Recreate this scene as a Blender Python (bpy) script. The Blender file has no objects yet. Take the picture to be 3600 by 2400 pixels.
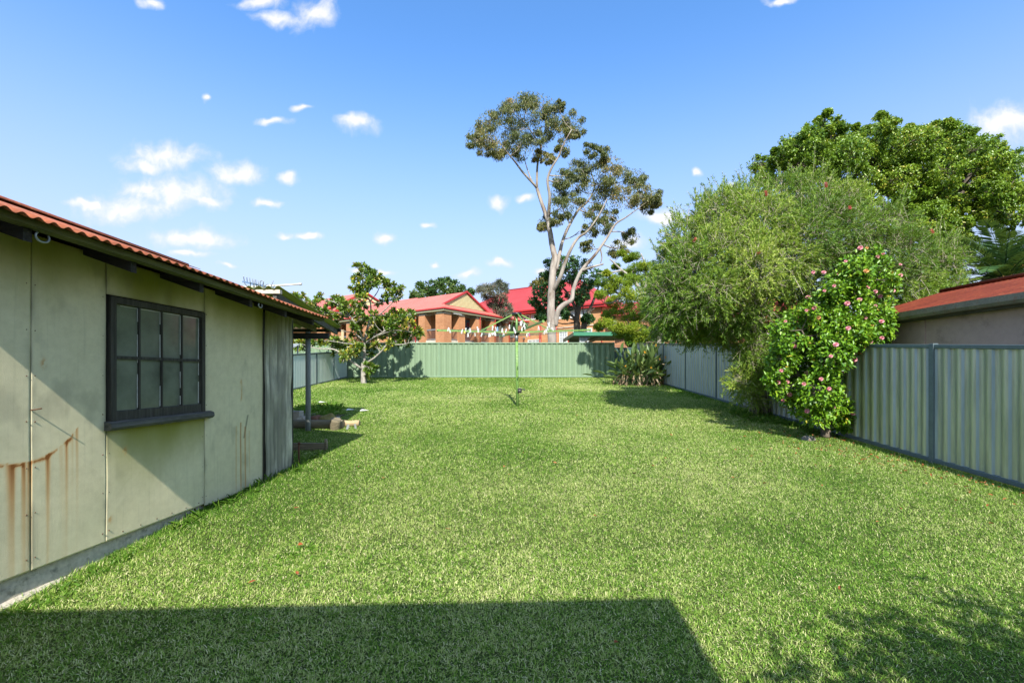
import bpy, bmesh, math, random
import numpy as np
from mathutils import Vector, Matrix
random.seed(7)
rng = np.random.default_rng(7)
R = math.radians
sc = bpy.context.scene
col = sc.collection

# ------------------------------------------------------------------ camera
CAMH = 1.55
FPX, CX, HV = 1600.0, 1800.0, 1315.0           # focal length, centre and horizon in photo pixels
cam_d = bpy.data.cameras.new('camera')
cam = bpy.data.objects.new('camera', cam_d)
col.objects.link(cam)
cam.location = (0, 0, CAMH)
cam.rotation_euler = (R(90), 0, 0)
cam_d.sensor_width = 36
cam_d.lens = 36 * FPX / 3600
cam_d.shift_y = (HV - 1200) / 3600
cam_d.clip_start = 0.05
cam_d.clip_end = 3000
sc.camera = cam

# ------------------------------------------------------------------ sun, sky, exposure
LD = Vector((-0.09, 1.0, -0.87)).normalized()   # the way the light travels
sun_d = bpy.data.lights.new('sun', 'SUN')
sun_d.energy = 3.7
sun_d.angle = R(0.53)
sun_d.color = (1.0, 0.95, 0.86)
sun = bpy.data.objects.new('sun', sun_d)
col.objects.link(sun)
sun.rotation_euler = LD.to_track_quat('-Z', 'Y').to_euler()
SUN_EL = math.asin(-LD.z)
SUN_AZ = math.atan2(-LD.x, -LD.y)

sc.view_settings.view_transform = 'Standard'
sc.view_settings.look = 'None'
sc.view_settings.gamma = 1
sc.view_settings.exposure = 1.15
sc.view_settings.use_curve_mapping = False
sc.cycles.use_denoising = True
sc.cycles.denoising_prefilter = 'ACCURATE'
sc.cycles.max_bounces = 8
sc.cycles.diffuse_bounces = 3
sc.cycles.glossy_bounces = 3
sc.cycles.transmission_bounces = 4
sc.cycles.transparent_max_bounces = 6
sc.cycles.sample_clamp_indirect = 6

CLOUDS = [(380,360,95,30),(330,378,55,18),(545,393,62,24),(665,398,24,14),(400,438,118,36),(330,430,60,18),(470,458,50,22),(290,478,105,32),(200,470,55,10),(440,548,95,24),
 (430,585,55,10),(615,458,44,10),(655,535,24,9),(705,538,32,8),(625,280,40,9),(820,290,44,20),(692,252,24,9),(465,237,12,10),(350,12,32,16),
 (590,6,52,16),(722,30,50,34),(640,40,60,16),(882,540,22,15),(1146,462,22,12),(1205,462,20,9),(1070,628,27,10),(890,620,27,8),(995,605,12,7),(1140,612,28,10),
 (1240,622,20,9),(1520,493,62,20),(1440,560,40,16),(1682,430,20,12),(2310,280,82,42),(2345,372,34,22),(1608,402,9,9),(520,607,20,7),(825,609,24,7),(1795,2,44,9),(980,508,20,8)]

def build_world():
    w = bpy.data.worlds.new('World')
    sc.world = w
    w.use_nodes = True
    nt = w.node_tree
    N, L = nt.nodes, nt.links
    N.clear()
    out = N.new('ShaderNodeOutputWorld')
    bg = N.new('ShaderNodeBackground')
    bg.inputs['Strength'].default_value = 0.15
    L.new(bg.outputs[0], out.inputs[0])
    sky = N.new('ShaderNodeTexSky')
    sky.sky_type = 'NISHITA'
    sky.sun_disc = False
    sky.sun_elevation = SUN_EL
    sky.sun_rotation = SUN_AZ
    sky.altitude = 50
    sky.air_density = 1.0
    sky.dust_density = 0.6
    sky.ozone_density = 2.2
    hs = N.new('ShaderNodeHueSaturation')
    hs.inputs['Saturation'].default_value = 1.12
    hs.inputs['Value'].default_value = 1.0
    L.new(sky.outputs[0], hs.inputs['Color'])
    tint = N.new('ShaderNodeMix'); tint.data_type = 'RGBA'; tint.blend_type = 'MULTIPLY'
    tint.inputs['Factor'].default_value = 1.0
    L.new(hs.outputs[0], tint.inputs['A'])
    tint.inputs['B'].default_value = (0.72, 0.92, 1.06, 1)
    tc = N.new('ShaderNodeTexCoord')
    sep = N.new('ShaderNodeSeparateXYZ')
    L.new(tc.outputs['Generated'], sep.inputs[0])
    def math_n(op, a, b=None, clamp=False):
        m = N.new('ShaderNodeMath'); m.operation = op; m.use_clamp = clamp
        for i, q in enumerate((a, b)):
            if q is None: continue
            if isinstance(q, (int, float)): m.inputs[i].default_value = q
            else: L.new(q, m.inputs[i])
        return m.outputs[0]
    yc = math_n('MAXIMUM', sep.outputs['Y'], 0.02)
    gx = math_n('DIVIDE', sep.outputs['X'], yc)
    gz = math_n('DIVIDE', sep.outputs['Z'], yc)
    cmb = N.new('ShaderNodeCombineXYZ')
    L.new(gx, cmb.inputs[0]); L.new(gz, cmb.inputs[1])
    nz = N.new('ShaderNodeTexNoise')
    nz.inputs['Scale'].default_value = 9.0; nz.inputs['Detail'].default_value = 3; nz.inputs['Roughness'].default_value = 0.55
    L.new(cmb.outputs[0], nz.inputs['Vector'])
    nd = N.new('ShaderNodeVectorMath'); nd.operation = 'SUBTRACT'
    L.new(nz.outputs['Color'], nd.inputs[0]); nd.inputs[1].default_value = (0.5, 0.5, 0.5)
    ns = N.new('ShaderNodeVectorMath'); ns.operation = 'SCALE'
    L.new(nd.outputs[0], ns.inputs[0]); ns.inputs['Scale'].default_value = 0.075
    wp = N.new('ShaderNodeVectorMath'); wp.operation = 'ADD'
    L.new(cmb.outputs[0], wp.inputs[0]); L.new(ns.outputs[0], wp.inputs[1])
    prev = None
    for (X, Y, rx, ry) in CLOUDS:
        a = N.new('ShaderNodeVectorMath'); a.operation = 'SUBTRACT'
        L.new(wp.outputs[0], a.inputs[0])
        a.inputs[1].default_value = ((X - 1176) / 1045.4, (859 - Y) / 1045.4, 0)
        m = N.new('ShaderNodeVectorMath'); m.operation = 'MULTIPLY'
        L.new(a.outputs[0], m.inputs[0])
        m.inputs[1].default_value = (1045.4 / (rx * 1.12), 1045.4 / (ry * 1.12), 0)
        ln = N.new('ShaderNodeVectorMath'); ln.operation = 'LENGTH'
        L.new(m.outputs[0], ln.inputs[0])
        prev = ln.outputs['Value'] if prev is None else math_n('MINIMUM', prev, ln.outputs['Value'])
    n2 = N.new('ShaderNodeTexNoise')
    n2.inputs['Scale'].default_value = 26; n2.inputs['Detail'].default_value = 6; n2.inputs['Roughness'].default_value = 0.6
    L.new(wp.outputs[0], n2.inputs['Vector'])
    nn = math_n('MULTIPLY', math_n('SUBTRACT', n2.outputs['Fac'], 0.5), 1.5)
    d = math_n('ADD', math_n('SUBTRACT', 1.0, prev), nn)
    mr = N.new('ShaderNodeMapRange'); mr.interpolation_type = 'SMOOTHSTEP'
    mr.inputs['From Min'].default_value = -0.28; mr.inputs['From Max'].default_value = 0.85
    L.new(d, mr.inputs['Value'])
    front = math_n('GREATER_THAN', sep.outputs['Y'], 0.1)
    fac = math_n('MULTIPLY', math_n('MULTIPLY', mr.outputs[0], front), 0.92)
    cl = N.new('ShaderNodeMix'); cl.data_type = 'RGBA'
    L.new(fac, cl.inputs['Factor'])
    hz = N.new('ShaderNodeMapRange'); hz.interpolation_type = 'SMOOTHSTEP'
    hz.inputs['From Min'].default_value = 0.0; hz.inputs['From Max'].default_value = 0.62
    hz.inputs['To Min'].default_value = 0.93; hz.inputs['To Max'].default_value = 0.0
    L.new(sep.outputs['Z'], hz.inputs['Value'])
    pale = N.new('ShaderNodeMix'); pale.data_type = 'RGBA'
    L.new(hz.outputs[0], pale.inputs['Factor'])
    L.new(tint.outputs['Result'], pale.inputs['A'])
    pale.inputs['B'].default_value = (2.12, 2.14, 2.66, 1)
    # unseen sun-side sky behind the camera whitened, added to tune the ambient fill
    dt = N.new('ShaderNodeVectorMath'); dt.operation = 'DOT_PRODUCT'
    L.new(tc.outputs['Generated'], dt.inputs[0]); dt.inputs[1].default_value = tuple(-LD)
    hs2 = N.new('ShaderNodeMapRange'); hs2.interpolation_type = 'SMOOTHSTEP'
    hs2.inputs['From Min'].default_value = 0.0; hs2.inputs['From Max'].default_value = 1.0
    hs2.inputs['To Max'].default_value = 0.6
    L.new(dt.outputs['Value'], hs2.inputs['Value'])
    gl = N.new('ShaderNodeMix'); gl.data_type = 'RGBA'
    L.new(hs2.outputs[0], gl.inputs['Factor'])
    L.new(pale.outputs['Result'], gl.inputs['A'])
    gl.inputs['B'].default_value = (2.5, 2.85, 3.1, 1)
    L.new(gl.outputs['Result'], cl.inputs['A'])
    shade = N.new('ShaderNodeMix'); shade.data_type = 'RGBA'
    shr = N.new('ShaderNodeMapRange'); shr.inputs['From Min'].default_value = 0.2; shr.inputs['From Max'].default_value = 0.75
    L.new(d, shr.inputs['Value']); L.new(shr.outputs[0], shade.inputs['Factor'])
    shade.inputs['A'].default_value = (2.55, 2.75, 3.05, 1); shade.inputs['B'].default_value = (3.35, 3.3, 3.3, 1)
    L.new(shade.outputs['Result'], cl.inputs['B'])
    L.new(cl.outputs['Result'], bg.inputs['Color'])
build_world()

# ------------------------------------------------------------------ helpers
def gz(x, y):
    y = np.asarray(y, float)
    return np.where(y < 0, 0.0, np.where(y < 20.5, 0.069 * y, np.minimum(1.4145 + 0.03 * (y - 20.5), 2.0)))
def G(y): return float(gz(0, y))
def P(u, v, Y): return Vector(((u - CX) / FPX * Y, Y, CAMH - (v - HV) / FPX * Y))

def tag(o, label=None, cat=None, group=None, kind=None):
    if label: o['label'] = label
    if cat: o['category'] = cat
    if group: o['group'] = group
    if kind: o['kind'] = kind
    return o
def empty(name, loc=(0, 0, 0), rz=0, label=None, cat=None, group=None):
    o = bpy.data.objects.new(name, None)
    o.empty_display_size = 0.1
    col.objects.link(o)
    o.location = loc
    o.rotation_euler = (0, 0, rz)
    return tag(o, label, cat, group)
def link(name, me, parent=None):
    o = bpy.data.objects.new(name, me)
    col.objects.link(o)
    if parent is not None: o.parent = parent
    return o

class MB:
    """collects faces; build() makes one mesh object with box-projected UVs in metres"""
    def __init__(s): s.v = []; s.f = []; s.m = []; s.sm = []
    def add(s, vs, fs, m=0, smooth=False):
        b = len(s.v)
        s.v += [tuple(q) for q in vs]
        for f in fs:
            s.f.append(tuple(b + i for i in f)); s.m.append(m); s.sm.append(smooth)
        return s
    def box(s, x0, x1, y0, y1, z0, z1, m=0):
        vs = [(x0,y0,z0),(x1,y0,z0),(x1,y1,z0),(x0,y1,z0),(x0,y0,z1),(x1,y0,z1),(x1,y1,z1),(x0,y1,z1)]
        return s.add(vs, [(0,3,2,1),(4,5,6,7),(0,1,5,4),(1,2,6,5),(2,3,7,6),(3,0,4,7)], m)
    def bar(s, a, b, w, h, m=0, up=(0,0,1)):
        """a rectangular bar from a to b"""
        a, b = Vector(a), Vector(b)
        t = (b - a).normalized(); u = Vector(up)
        sd = t.cross(u)
        if sd.length < 1e-4: sd = t.cross(Vector((1,0,0)))
        sd.normalize(); u = sd.cross(t).normalized()
        vs = []
        for p in (a, b):
            for (i, j) in ((-1,-1),(1,-1),(1,1),(-1,1)):
                vs.append(p + sd * (i * w / 2) + u * (j * h / 2))
        return s.add(vs, [(0,3,2,1),(4,5,6,7),(0,1,5,4),(1,2,6,5),(2,3,7,6),(3,0,4,7)][:0] + [(3,2,1,0),(4,5,6,7),(0,1,5,4),(1,2,6,5),(2,3,7,6),(3,0,4,7)], m)
    def tube(s, pts, rad, n=8, m=0, cap=True, wob=0.0):
        pts = [Vector(p) for p in pts]
        if isinstance(rad, (int, float)): rad = [rad] * len(pts)
        b = len(s.v)
        t0 = (pts[1] - pts[0]).normalized()
        ref = Vector((0, 0, 1)) if abs(t0.z) < 0.9 else Vector((1, 0, 0))
        u = t0.cross(ref).normalized()
        for i, p in enumerate(pts):
            t = (pts[min(i+1, len(pts)-1)] - pts[max(i-1, 0)]).normalized()
            u = (u - t * u.dot(t)).normalized()
            w = t.cross(u)
            for k in range(n):
                a = 2 * math.pi * k / n
                r = rad[i] * (1 + wob * random.uniform(-1, 1))
                s.v.append(tuple(p + (u * math.cos(a) + w * math.sin(a)) * r))
        for i in range(len(pts) - 1):
            for k in range(n):
                k2 = (k + 1) % n
                s.f.append((b+i*n+k, b+i*n+k2, b+(i+1)*n+k2, b+(i+1)*n+k)); s.m.append(m); s.sm.append(True)
        if cap and n > 2:
            s.f.append(tuple(b + k for k in reversed(range(n)))); s.m.append(m); s.sm.append(False)
            e = b + (len(pts) - 1) * n
            s.f.append(tuple(e + k for k in range(n))); s.m.append(m); s.sm.append(False)
        return s
    def poly(s, pts, m=0): return s.add(pts, [tuple(range(len(pts)))], m)
    def slab(s, pts, off, m=0):
        """a flat polygon given thickness along off"""
        n = len(pts); o = Vector(off)
        vs = [Vector(p) for p in pts] + [Vector(p) + o for p in pts]
        fs = [tuple(reversed(range(n))), tuple(range(n, 2*n))] + [(i, (i+1) % n, n + (i+1) % n, n + i) for i in range(n)]
        return s.add(vs, fs, m)
    def build(s, name, mats, parent=None, bevel=0):
        me = bpy.data.meshes.new(name)
        me.from_pydata(s.v, [], s.f)
        if not isinstance(mats, (list, tuple)): mats = [mats]
        for mm in mats: me.materials.append(mm)
        me.polygons.foreach_set('material_index', s.m)
        me.polygons.foreach_set('use_smooth', s.sm)
        me.update()
        bm = bmesh.new(); bm.from_mesh(me)
        bmesh.ops.recalc_face_normals(bm, faces=bm.faces)
        bm.to_mesh(me); bm.free()
        box_uv(me)
        o = link(name, me, parent)
        if bevel:
            md = o.modifiers.new('bevel', 'BEVEL'); md.width = bevel; md.segments = 2; md.limit_method = 'ANGLE'; md.angle_limit = R(40)
        return o

def box_uv(me):
    uv = me.uv_layers.new(name='UVMap')
    nl = len(me.loops); nv = len(me.vertices); npol = len(me.polygons)
    co = np.empty(nv * 3, np.float32); me.vertices.foreach_get('co', co); co = co.reshape(-1, 3)
    vi = np.empty(nl, np.int32); me.loops.foreach_get('vertex_index', vi)
    nr = np.empty(npol * 3, np.float32); me.polygons.foreach_get('normal', nr); nr = np.abs(nr.reshape(-1, 3))
    lt = np.empty(npol, np.int32); me.polygons.foreach_get('loop_total', lt)
    ax = np.repeat(np.argmax(nr * np.array([1, 1, 1.0]), 1), lt)
    c = co[vi]
    out = np.where((ax == 0)[:, None], c[:, [1, 2]], np.where((ax == 1)[:, None], c[:, [0, 2]], c[:, [0, 1]]))
    uv.data.foreach_set('uv', out.astype(np.float32).ravel())

def np_mesh(name, verts, faces, mat, attrs=None, smooth=False, parent=None):
    """a mesh object from arrays: faces (M,3) or (M,4)"""
    me = bpy.data.meshes.new(name)
    M, k = faces.shape
    me.vertices.add(len(verts)); me.loops.add(M * k); me.polygons.add(M)
    me.vertices.foreach_set('co', verts.astype(np.float32).ravel())
    me.loops.foreach_set('vertex_index', faces.astype(np.int32).ravel())
    me.polygons.foreach_set('loop_start', np.arange(0, M * k, k, dtype=np.int32))
    try: me.polygons.foreach_set('loop_total', np.full(M, k, np.int32))
    except Exception: pass
    if smooth: me.polygons.foreach_set('use_smooth', np.ones(M, bool))
    me.update(calc_edges=True)
    for an, av in (attrs or {}).items():
        a = me.attributes.new(an, 'FLOAT', 'POINT')
        a.data.foreach_set('value', av.astype(np.float32))
    for m in (mat if isinstance(mat, (list, tuple)) else [mat]): me.materials.append(m)
    return link(name, me, parent)

def grid_faces(nu, nv):
    i = np.arange(nu - 1)[:, None] * nv + np.arange(nv - 1)[None, :]
    i = i.ravel()
    return np.stack([i, i + nv, i + nv + 1, i + 1], 1)

def vnoise(x, y, seed=0, octaves=3):
    """smooth value noise 0..1"""
    out = np.zeros(np.broadcast(x, y).shape); amp = 1; tot = 0
    r = np.random.default_rng(seed)
    for o in range(octaves):
        tab = r.random((64, 64))
        xi = np.floor(x).astype(int); yi = np.floor(y).astype(int)
        fx = x - xi; fy = y - yi
        fx = fx * fx * (3 - 2 * fx); fy = fy * fy * (3 - 2 * fy)
        a = tab[xi % 64, yi % 64]; b = tab[(xi + 1) % 64, yi % 64]
        c = tab[xi % 64, (yi + 1) % 64]; d = tab[(xi + 1) % 64, (yi + 1) % 64]
        out += amp * ((a * (1 - fx) + b * fx) * (1 - fy) + (c * (1 - fx) + d * fx) * fy)
        tot += amp; amp *= 0.5; x = x * 2.03; y = y * 2.03
    return out / tot

def sstep(a, b, x):
    t = np.clip((x - a) / (b - a), 0, 1)
    return t * t * (3 - 2 * t)

# ------------------------------------------------------------------ materials
class Nodes:
    def __init__(s, name):
        s.mat = bpy.data.materials.new(name); s.mat.use_nodes = True
        s.nt = s.mat.node_tree; s.N = s.nt.nodes; s.L = s.nt.links
        s.bsdf = s.N['Principled BSDF']; s.out = s.N['Material Output']
    def new(s, t, **kw):
        n = s.N.new(t)
        for k, v in kw.items():
            if k in n.inputs: n.inputs[k].default_value = v
            else: setattr(n, k, v)
        return n
    def coord(s, which='Object', scale=(1, 1, 1), rot=(0, 0, 0)):
        tc = s.new('ShaderNodeTexCoord'); mp = s.new('ShaderNodeMapping')
        mp.inputs['Scale'].default_value = scale; mp.inputs['Rotation'].default_value = rot
        s.L.new(tc.outputs[which], mp.inputs[0])
        return mp.outputs[0]
    def noise(s, vec, scale, detail=4, rough=0.55):
        n = s.new('ShaderNodeTexNoise'); n.inputs['Scale'].default_value = scale
        n.inputs['Detail'].default_value = detail; n.inputs['Roughness'].default_value = rough
        s.L.new(vec, n.inputs['Vector']); return n.outputs['Fac']
    def ramp(s, fac, stops):
        r = s.new('ShaderNodeValToRGB'); e = r.color_ramp.elements
        while len(e) < len(stops): e.new(0.5)
        for i, (p, c) in enumerate(stops):
            e[i].position = p; e[i].color = (*c, 1) if len(c) == 3 else c
        s.L.new(fac, r.inputs[0]); return r.outputs[0]
    def mix(s, fac, a, b, mode='MIX'):
        m = s.new('ShaderNodeMix'); m.data_type = 'RGBA'; m.blend_type = mode
        for k, q in (('Factor', fac), ('A', a), ('B', b)):
            if isinstance(q, (int, float)): m.inputs[k].default_value = q
            elif isinstance(q, tuple): m.inputs[k].default_value = (*q, 1) if len(q) == 3 else q
            else: s.L.new(q, m.inputs[k])
        return m.outputs['Result']
    def bump(s, h, strength=0.3, dist=0.01):
        b = s.new('ShaderNodeBump'); b.inputs['Strength'].default_value = strength; b.inputs['Distance'].default_value = dist
        s.L.new(h, b.inputs['Height']); s.L.new(b.outputs[0], s.bsdf.inputs['Normal'])
    def color(s, c):
        if isinstance(c, tuple): s.bsdf.inputs['Base Color'].default_value = (*c, 1)
        else: s.L.new(c, s.bsdf.inputs['Base Color'])
    def set(s, rough=0.6, metal=0.0, spec=0.5):
        s.bsdf.inputs['Roughness'].default_value = rough
        s.bsdf.inputs['Metallic'].default_value = metal
        s.bsdf.inputs['Specular IOR Level'].default_value = spec
    def attr(s, name):
        a = s.new('ShaderNodeAttribute'); a.attribute_name = name; return a.outputs['Fac']

def paint(name, c, rough=0.5, var=0.15, scale=3, metal=0.0, dirt=None, bump=0.0, bscale=60):
    """a coloured surface, mottled by two scales of noise"""
    n = Nodes(name); v = n.coord()
    f = n.noise(v, scale, 5)
    g = n.noise(v, scale * 9, 3)
    lo = tuple(x * (1 - var) for x in c); hi = tuple(min(1, x * (1 + var)) for x in c)
    cc = n.ramp(f, [(0.3, lo), (0.7, hi)])
    cc = n.mix(0.5, cc, n.ramp(g, [(0.3, lo), (0.7, hi)]))
    if dirt:
        d = n.noise(v, scale * 2.3, 6, 0.7)
        cc = n.mix(n.ramp(d, [(0.55, (0, 0, 0)), (0.72, (1, 1, 1))]), cc, dirt)
    n.color(cc); n.set(rough, metal, 0.5 if rough < .75 else 0.2)
    if bump: n.bump(n.noise(v, bscale, 4), bump, 0.01)
    return n.mat

def wood(name, c, axis=1, rough=0.8, var=0.45):
    n = Nodes(name)
    sc_ = [22, 22, 22]; sc_[axis] = 1.6
    v = n.coord('Object', tuple(sc_))
    f = n.noise(v, 2.0, 6, 0.65)
    lo = tuple(x * (1 - var) for x in c); hi = tuple(x * (1 + var) for x in c)
    n.color(n.ramp(f, [(0.3, lo), (0.7, hi)])); n.set(rough, 0, 0.25)
    n.bump(f, 0.6, 0.01)
    return n.mat

def brick(name, a, b, mortar, bw=0.23, bh=0.076):
    n = Nodes(name)
    v = n.coord('UV')
    t = n.new('ShaderNodeTexBrick')
    t.inputs['Scale'].default_value = 1.0
    t.inputs['Brick Width'].default_value = bw; t.inputs['Row Height'].default_value = bh
    t.inputs['Mortar Size'].default_value = 0.006; t.inputs['Bias'].default_value = 0.0
    t.inputs['Color1'].default_value = (*a, 1); t.inputs['Color2'].default_value = (*b, 1); t.inputs['Mortar'].default_value = (*mortar, 1)
    n.L.new(v, t.inputs['Vector'])
    f = n.noise(n.coord(), 0.8, 5)
    cc = n.mix(0.35, t.outputs['Color'], n.ramp(f, [(0.3, tuple(x * .7 for x in a)), (0.7, tuple(min(1, x * 1.25) for x in b))]))
    n.color(cc); n.set(0.85, 0, 0.2)
    n.bump(t.outputs['Fac'], -0.4, 0.008)
    return n.mat

GAIN = {'bottlebrush_leaf': 1.2, 'glossy_camellia_leaf': 1.12, 'fresh_green_leaf': 1.3, 'dark_fig_leaf': 1.5, 'feathery_yellow_green_leaf': 1.55, 'gum_leaf': 1.15, 'grey_green_needle': 1.2}
def leafmat(name, stops, rough=0.45, spec=0.4, trans=0.3, tcol=None):
    n = Nodes(name)
    gn = GAIN.get(name, 1.0)
    stops = [(p, tuple(min(1, x * gn) for x in c)) for p, c in stops]
    c = n.ramp(n.attr('tint'), stops)
    n.color(c); n.set(rough, 0, spec)
    tr = n.new('ShaderNodeBsdfTranslucent')
    tc = n.mix(0.55, c, tcol or (0.25, 0.35, 0.03))
    n.L.new(tc, tr.inputs['Color'])
    mx = n.new('ShaderNodeMixShader'); mx.inputs[0].default_value = trans
    n.L.new(n.bsdf.outputs[0], mx.inputs[1]); n.L.new(tr.outputs[0], mx.inputs[2])
    n.L.new(mx.outputs[0], n.out.inputs[0])
    return n.mat

def bark(name, a, b, scale=4, stretch=0.25, c3=None, bump=0.6):
    n = Nodes(name); v = n.coord('Object', (1, 1, stretch))
    f = n.noise(v, scale, 6, 0.65)
    cc = n.ramp(f, [(0.35, a), (0.62, b)])
    if c3:
        g = n.noise(v, scale * 0.6, 4, 0.6)
        cc = n.mix(n.ramp(g, [(0.55, (0, 0, 0)), (0.66, (1, 1, 1))]), cc, c3)
    n.color(cc); n.set(0.85, 0, 0.2); n.bump(f, bump, 0.03)
    return n.mat

def fibro_mat():
    n = Nodes('fibro_sheet'); v = n.coord()
    f = n.noise(v, 1.6, 6, 0.6); g = n.noise(v, 14, 5, 0.7)
    c = n.ramp(f, [(0.3, (0.62, 0.56, 0.36)), (0.7, (0.75, 0.69, 0.46))])
    c = n.mix(0.45, c, n.ramp(g, [(0.3, (0.57, 0.515, 0.32)), (0.7, (0.80, 0.735, 0.49))]))
    c = n.mix(n.attr('algae'), c, (0.25, 0.25, 0.045))
    st = n.noise(n.coord('Object', (3, 26, 0.8)), 1.5, 5, 0.7)
    c = n.mix(n.ramp(st, [(0.55, (0, 0, 0)), (0.75, (0.28, 0.28, 0.28))]), c, (0.33, 0.31, 0.19))
    c = n.mix(n.attr('dirt'), c, (0.10, 0.10, 0.075))
    c = n.mix(n.attr('rust'), c, n.ramp(n.attr('rust'), [(0.2, (0.55, 0.30, 0.07)), (0.7, (0.50, 0.20, 0.025)), (1.0, (0.24, 0.085, 0.018))]))
    n.color(c); n.set(0.8, 0, 0.3)
    wv = n.noise(n.coord('Object', (1, 1, 1)), 170, 2)
    n.bump(n.mix(0.5, wv, g), 0.35, 0.006)
    return n.mat

def galv_mat(name, base=(0.30, 0.33, 0.33), rust=0.0, metal=0.35, rough=0.5, stained=False):
    n = Nodes(name)
    v = n.coord('Object', (2, 2, 0.5))
    f = n.noise(v, 5, 6, 0.7); g = n.noise(n.coord(), 2.2, 4)
    c = n.ramp(f, [(0.3, tuple(x * .55 for x in base)), (0.52, base), (0.75, tuple(min(1, x * 1.45) for x in base))])
    c = n.mix(n.ramp(g, [(0.45, (0, 0, 0)), (0.7, (0.5, 0.5, 0.5))]), c, tuple(x * .5 for x in base))
    if rust:
        r = n.noise(n.coord('Object', (1, 1, 0.6)), 6.5, 6, 0.7)
        c = n.mix(n.ramp(r, [(1 - rust, (0, 0, 0)), (1 - rust + 0.08, (1, 1, 1))]), c, (0.20, 0.075, 0.025))
    if stained:
        k = n.noise(n.coord('Object', (1.5, 9, 0.9)), 1.6, 5, 0.65)
        c = n.mix(n.ramp(k, [(0.45, (0, 0, 0)), (0.62, (0.5, 0.5, 0.5))]), c, (0.14, 0.145, 0.12))
        w2 = n.noise(n.coord('Object', (1.5, 30, 1.2)), 1.3, 4, 0.65)
        c = n.mix(n.ramp(w2, [(0.58, (0, 0, 0)), (0.72, (0.6, 0.6, 0.6))]), c, (0.48, 0.48, 0.40))
        c = n.mix(n.attr('dirt'), c, (0.17, 0.17, 0.13))
        c = n.mix(n.attr('algae'), c, (0.20, 0.20, 0.05))
    n.color(c); n.set(rough, metal)
    n.bump(f, 0.15, 0.01)
    return n.mat

def streaky(name, c, c2, rough=0.5, amt=0.6, metal=0.0):
    """painted fence sheet with vertical weather streaks"""
    n = Nodes(name)
    f = n.noise(n.coord('Object', (6, 6, 0.5)), 2.2, 6, 0.7)
    g = n.noise(n.coord(), 1.1, 4)
    cc = n.mix(n.ramp(f, [(0.42, (0, 0, 0)), (0.72, (amt, amt, amt))]), c, c2)
    cc = n.mix(n.ramp(g, [(0.4, (0, 0, 0)), (0.8, (0.35, 0.35, 0.35))]), cc, tuple(x * 0.75 for x in c))
    n.color(cc); n.set(rough, metal, 0.4)
    return n.mat

def glass_mat(name, c=(0.05, 0.06, 0.055), rough=0.12, dusty=0.4):
    n = Nodes(name); v = n.coord()
    f = n.noise(v, 3.0, 5, 0.6)
    n.color(n.ramp(f, [(0.3, c), (0.75, tuple(x * (1 + dusty * 2) + 0.02 * dusty for x in c))]))
    n.set(rough, 0, 0.6)
    return n.mat

M = {}
M['fibro'] = fibro_mat()
M['galv'] = galv_mat('galvanised_iron', (0.66, 0.64, 0.50), 0.25, 0.05, 0.65, True)
M['galv_clean'] = galv_mat('galvanised_steel', (0.33, 0.36, 0.37), 0, 0.5, 0.45)
M['roof_rust'] = paint('painted_iron_roof', (0.34, 0.10, 0.04), 0.65, 0.5, 3.2, 0.0, (0.62, 0.36, 0.17))
M['roof_dark'] = paint('mossy_iron_roof', (0.50, 0.53, 0.27), 0.6, 0.3, 5, 0.0, (0.28, 0.33, 0.10))
M['eave_batten'] = wood('mossy_batten', (0.10, 0.105, 0.035), 1)
M['old_wood_y'] = wood('weathered_wood_along', (0.10, 0.10, 0.088), 1)
M['old_wood_z'] = wood('weathered_wood_upright', (0.06, 0.057, 0.046), 2)
M['old_wood_x'] = wood('weathered_wood_across', (0.04, 0.038, 0.034), 0)
M['post_wood'] = wood('grey_post_wood', (0.26, 0.28, 0.27), 2, .8, .25)
M['pale_wood'] = wood('mossy_rafter_wood', (0.19, 0.18, 0.09), 1)
M['log_wood'] = wood('old_log_wood', (0.20, 0.17, 0.11), 0)
M['log_pale'] = wood('pale_log_wood', (0.40, 0.30, 0.17), 0)
M['putty'] = paint('flaking_putty', (0.62, 0.63, 0.58), 0.8, 0.3, 30)
M['pane'] = glass_mat('dusty_glass', (0.10, 0.112, 0.08), 0.12, 0.6)
M['concrete'] = paint('old_concrete', (0.50, 0.45, 0.36), 0.9, 0.3, 4, 0, (0.15, 0.145, 0.12), 0.7, 25)
M['black'] = paint('black_plastic', (0.02, 0.02, 0.02), 0.4)
M['dark'] = paint('dark_gap', (0.015, 0.014, 0.012), 0.9)
M['rust'] = paint('rusty_steel', (0.12, 0.06, 0.035), 0.8, 0.4, 20)
M['fence_green'] = streaky('pale_green_sheet', (0.21, 0.30, 0.19), (0.175, 0.26, 0.165), 0.45, 0.5)
M['fence_green_rail'] = paint('pale_green_rail', (0.175, 0.265, 0.17), 0.45, 0.08)
M['fence_right'] = streaky('weathered_cream_sheet', (0.54, 0.56, 0.41), (0.23, 0.26, 0.19), 0.34, 0.85, 0.35)  # cream flats also stand in for the reflected lawn
M['sky_sheen'] = streaky('sky_sheen_rib', (0.44, 0.52, 0.53), (0.26, 0.33, 0.35), 0.45, 0.8, 0.2)  # sky reflection painted into the rib slopes as blue-grey colour
M['fence_left'] = streaky('faded_blue_grey_sheet', (0.66, 0.74, 0.69), (0.48, 0.56, 0.52), 0.45, 0.5, 0.1)
M['fence_teal'] = streaky('teal_sheet', (0.10, 0.19, 0.17), (0.08, 0.15, 0.14), 0.5, 0.5)
M['steel_rail'] = paint('grey_blue_steel', (0.115, 0.155, 0.165), 0.5, 0.2, 8, 0.2)
M['hoist_green'] = paint('light_green_paint', (0.165, 0.30, 0.075), 0.4, 0.12, 6)
M['hoist_dark'] = paint('dark_green_paint', (0.06, 0.20, 0.07), 0.45, 0.15, 6)
M['wire'] = paint('green_wire', (0.06, 0.13, 0.09), 0.5)
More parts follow.
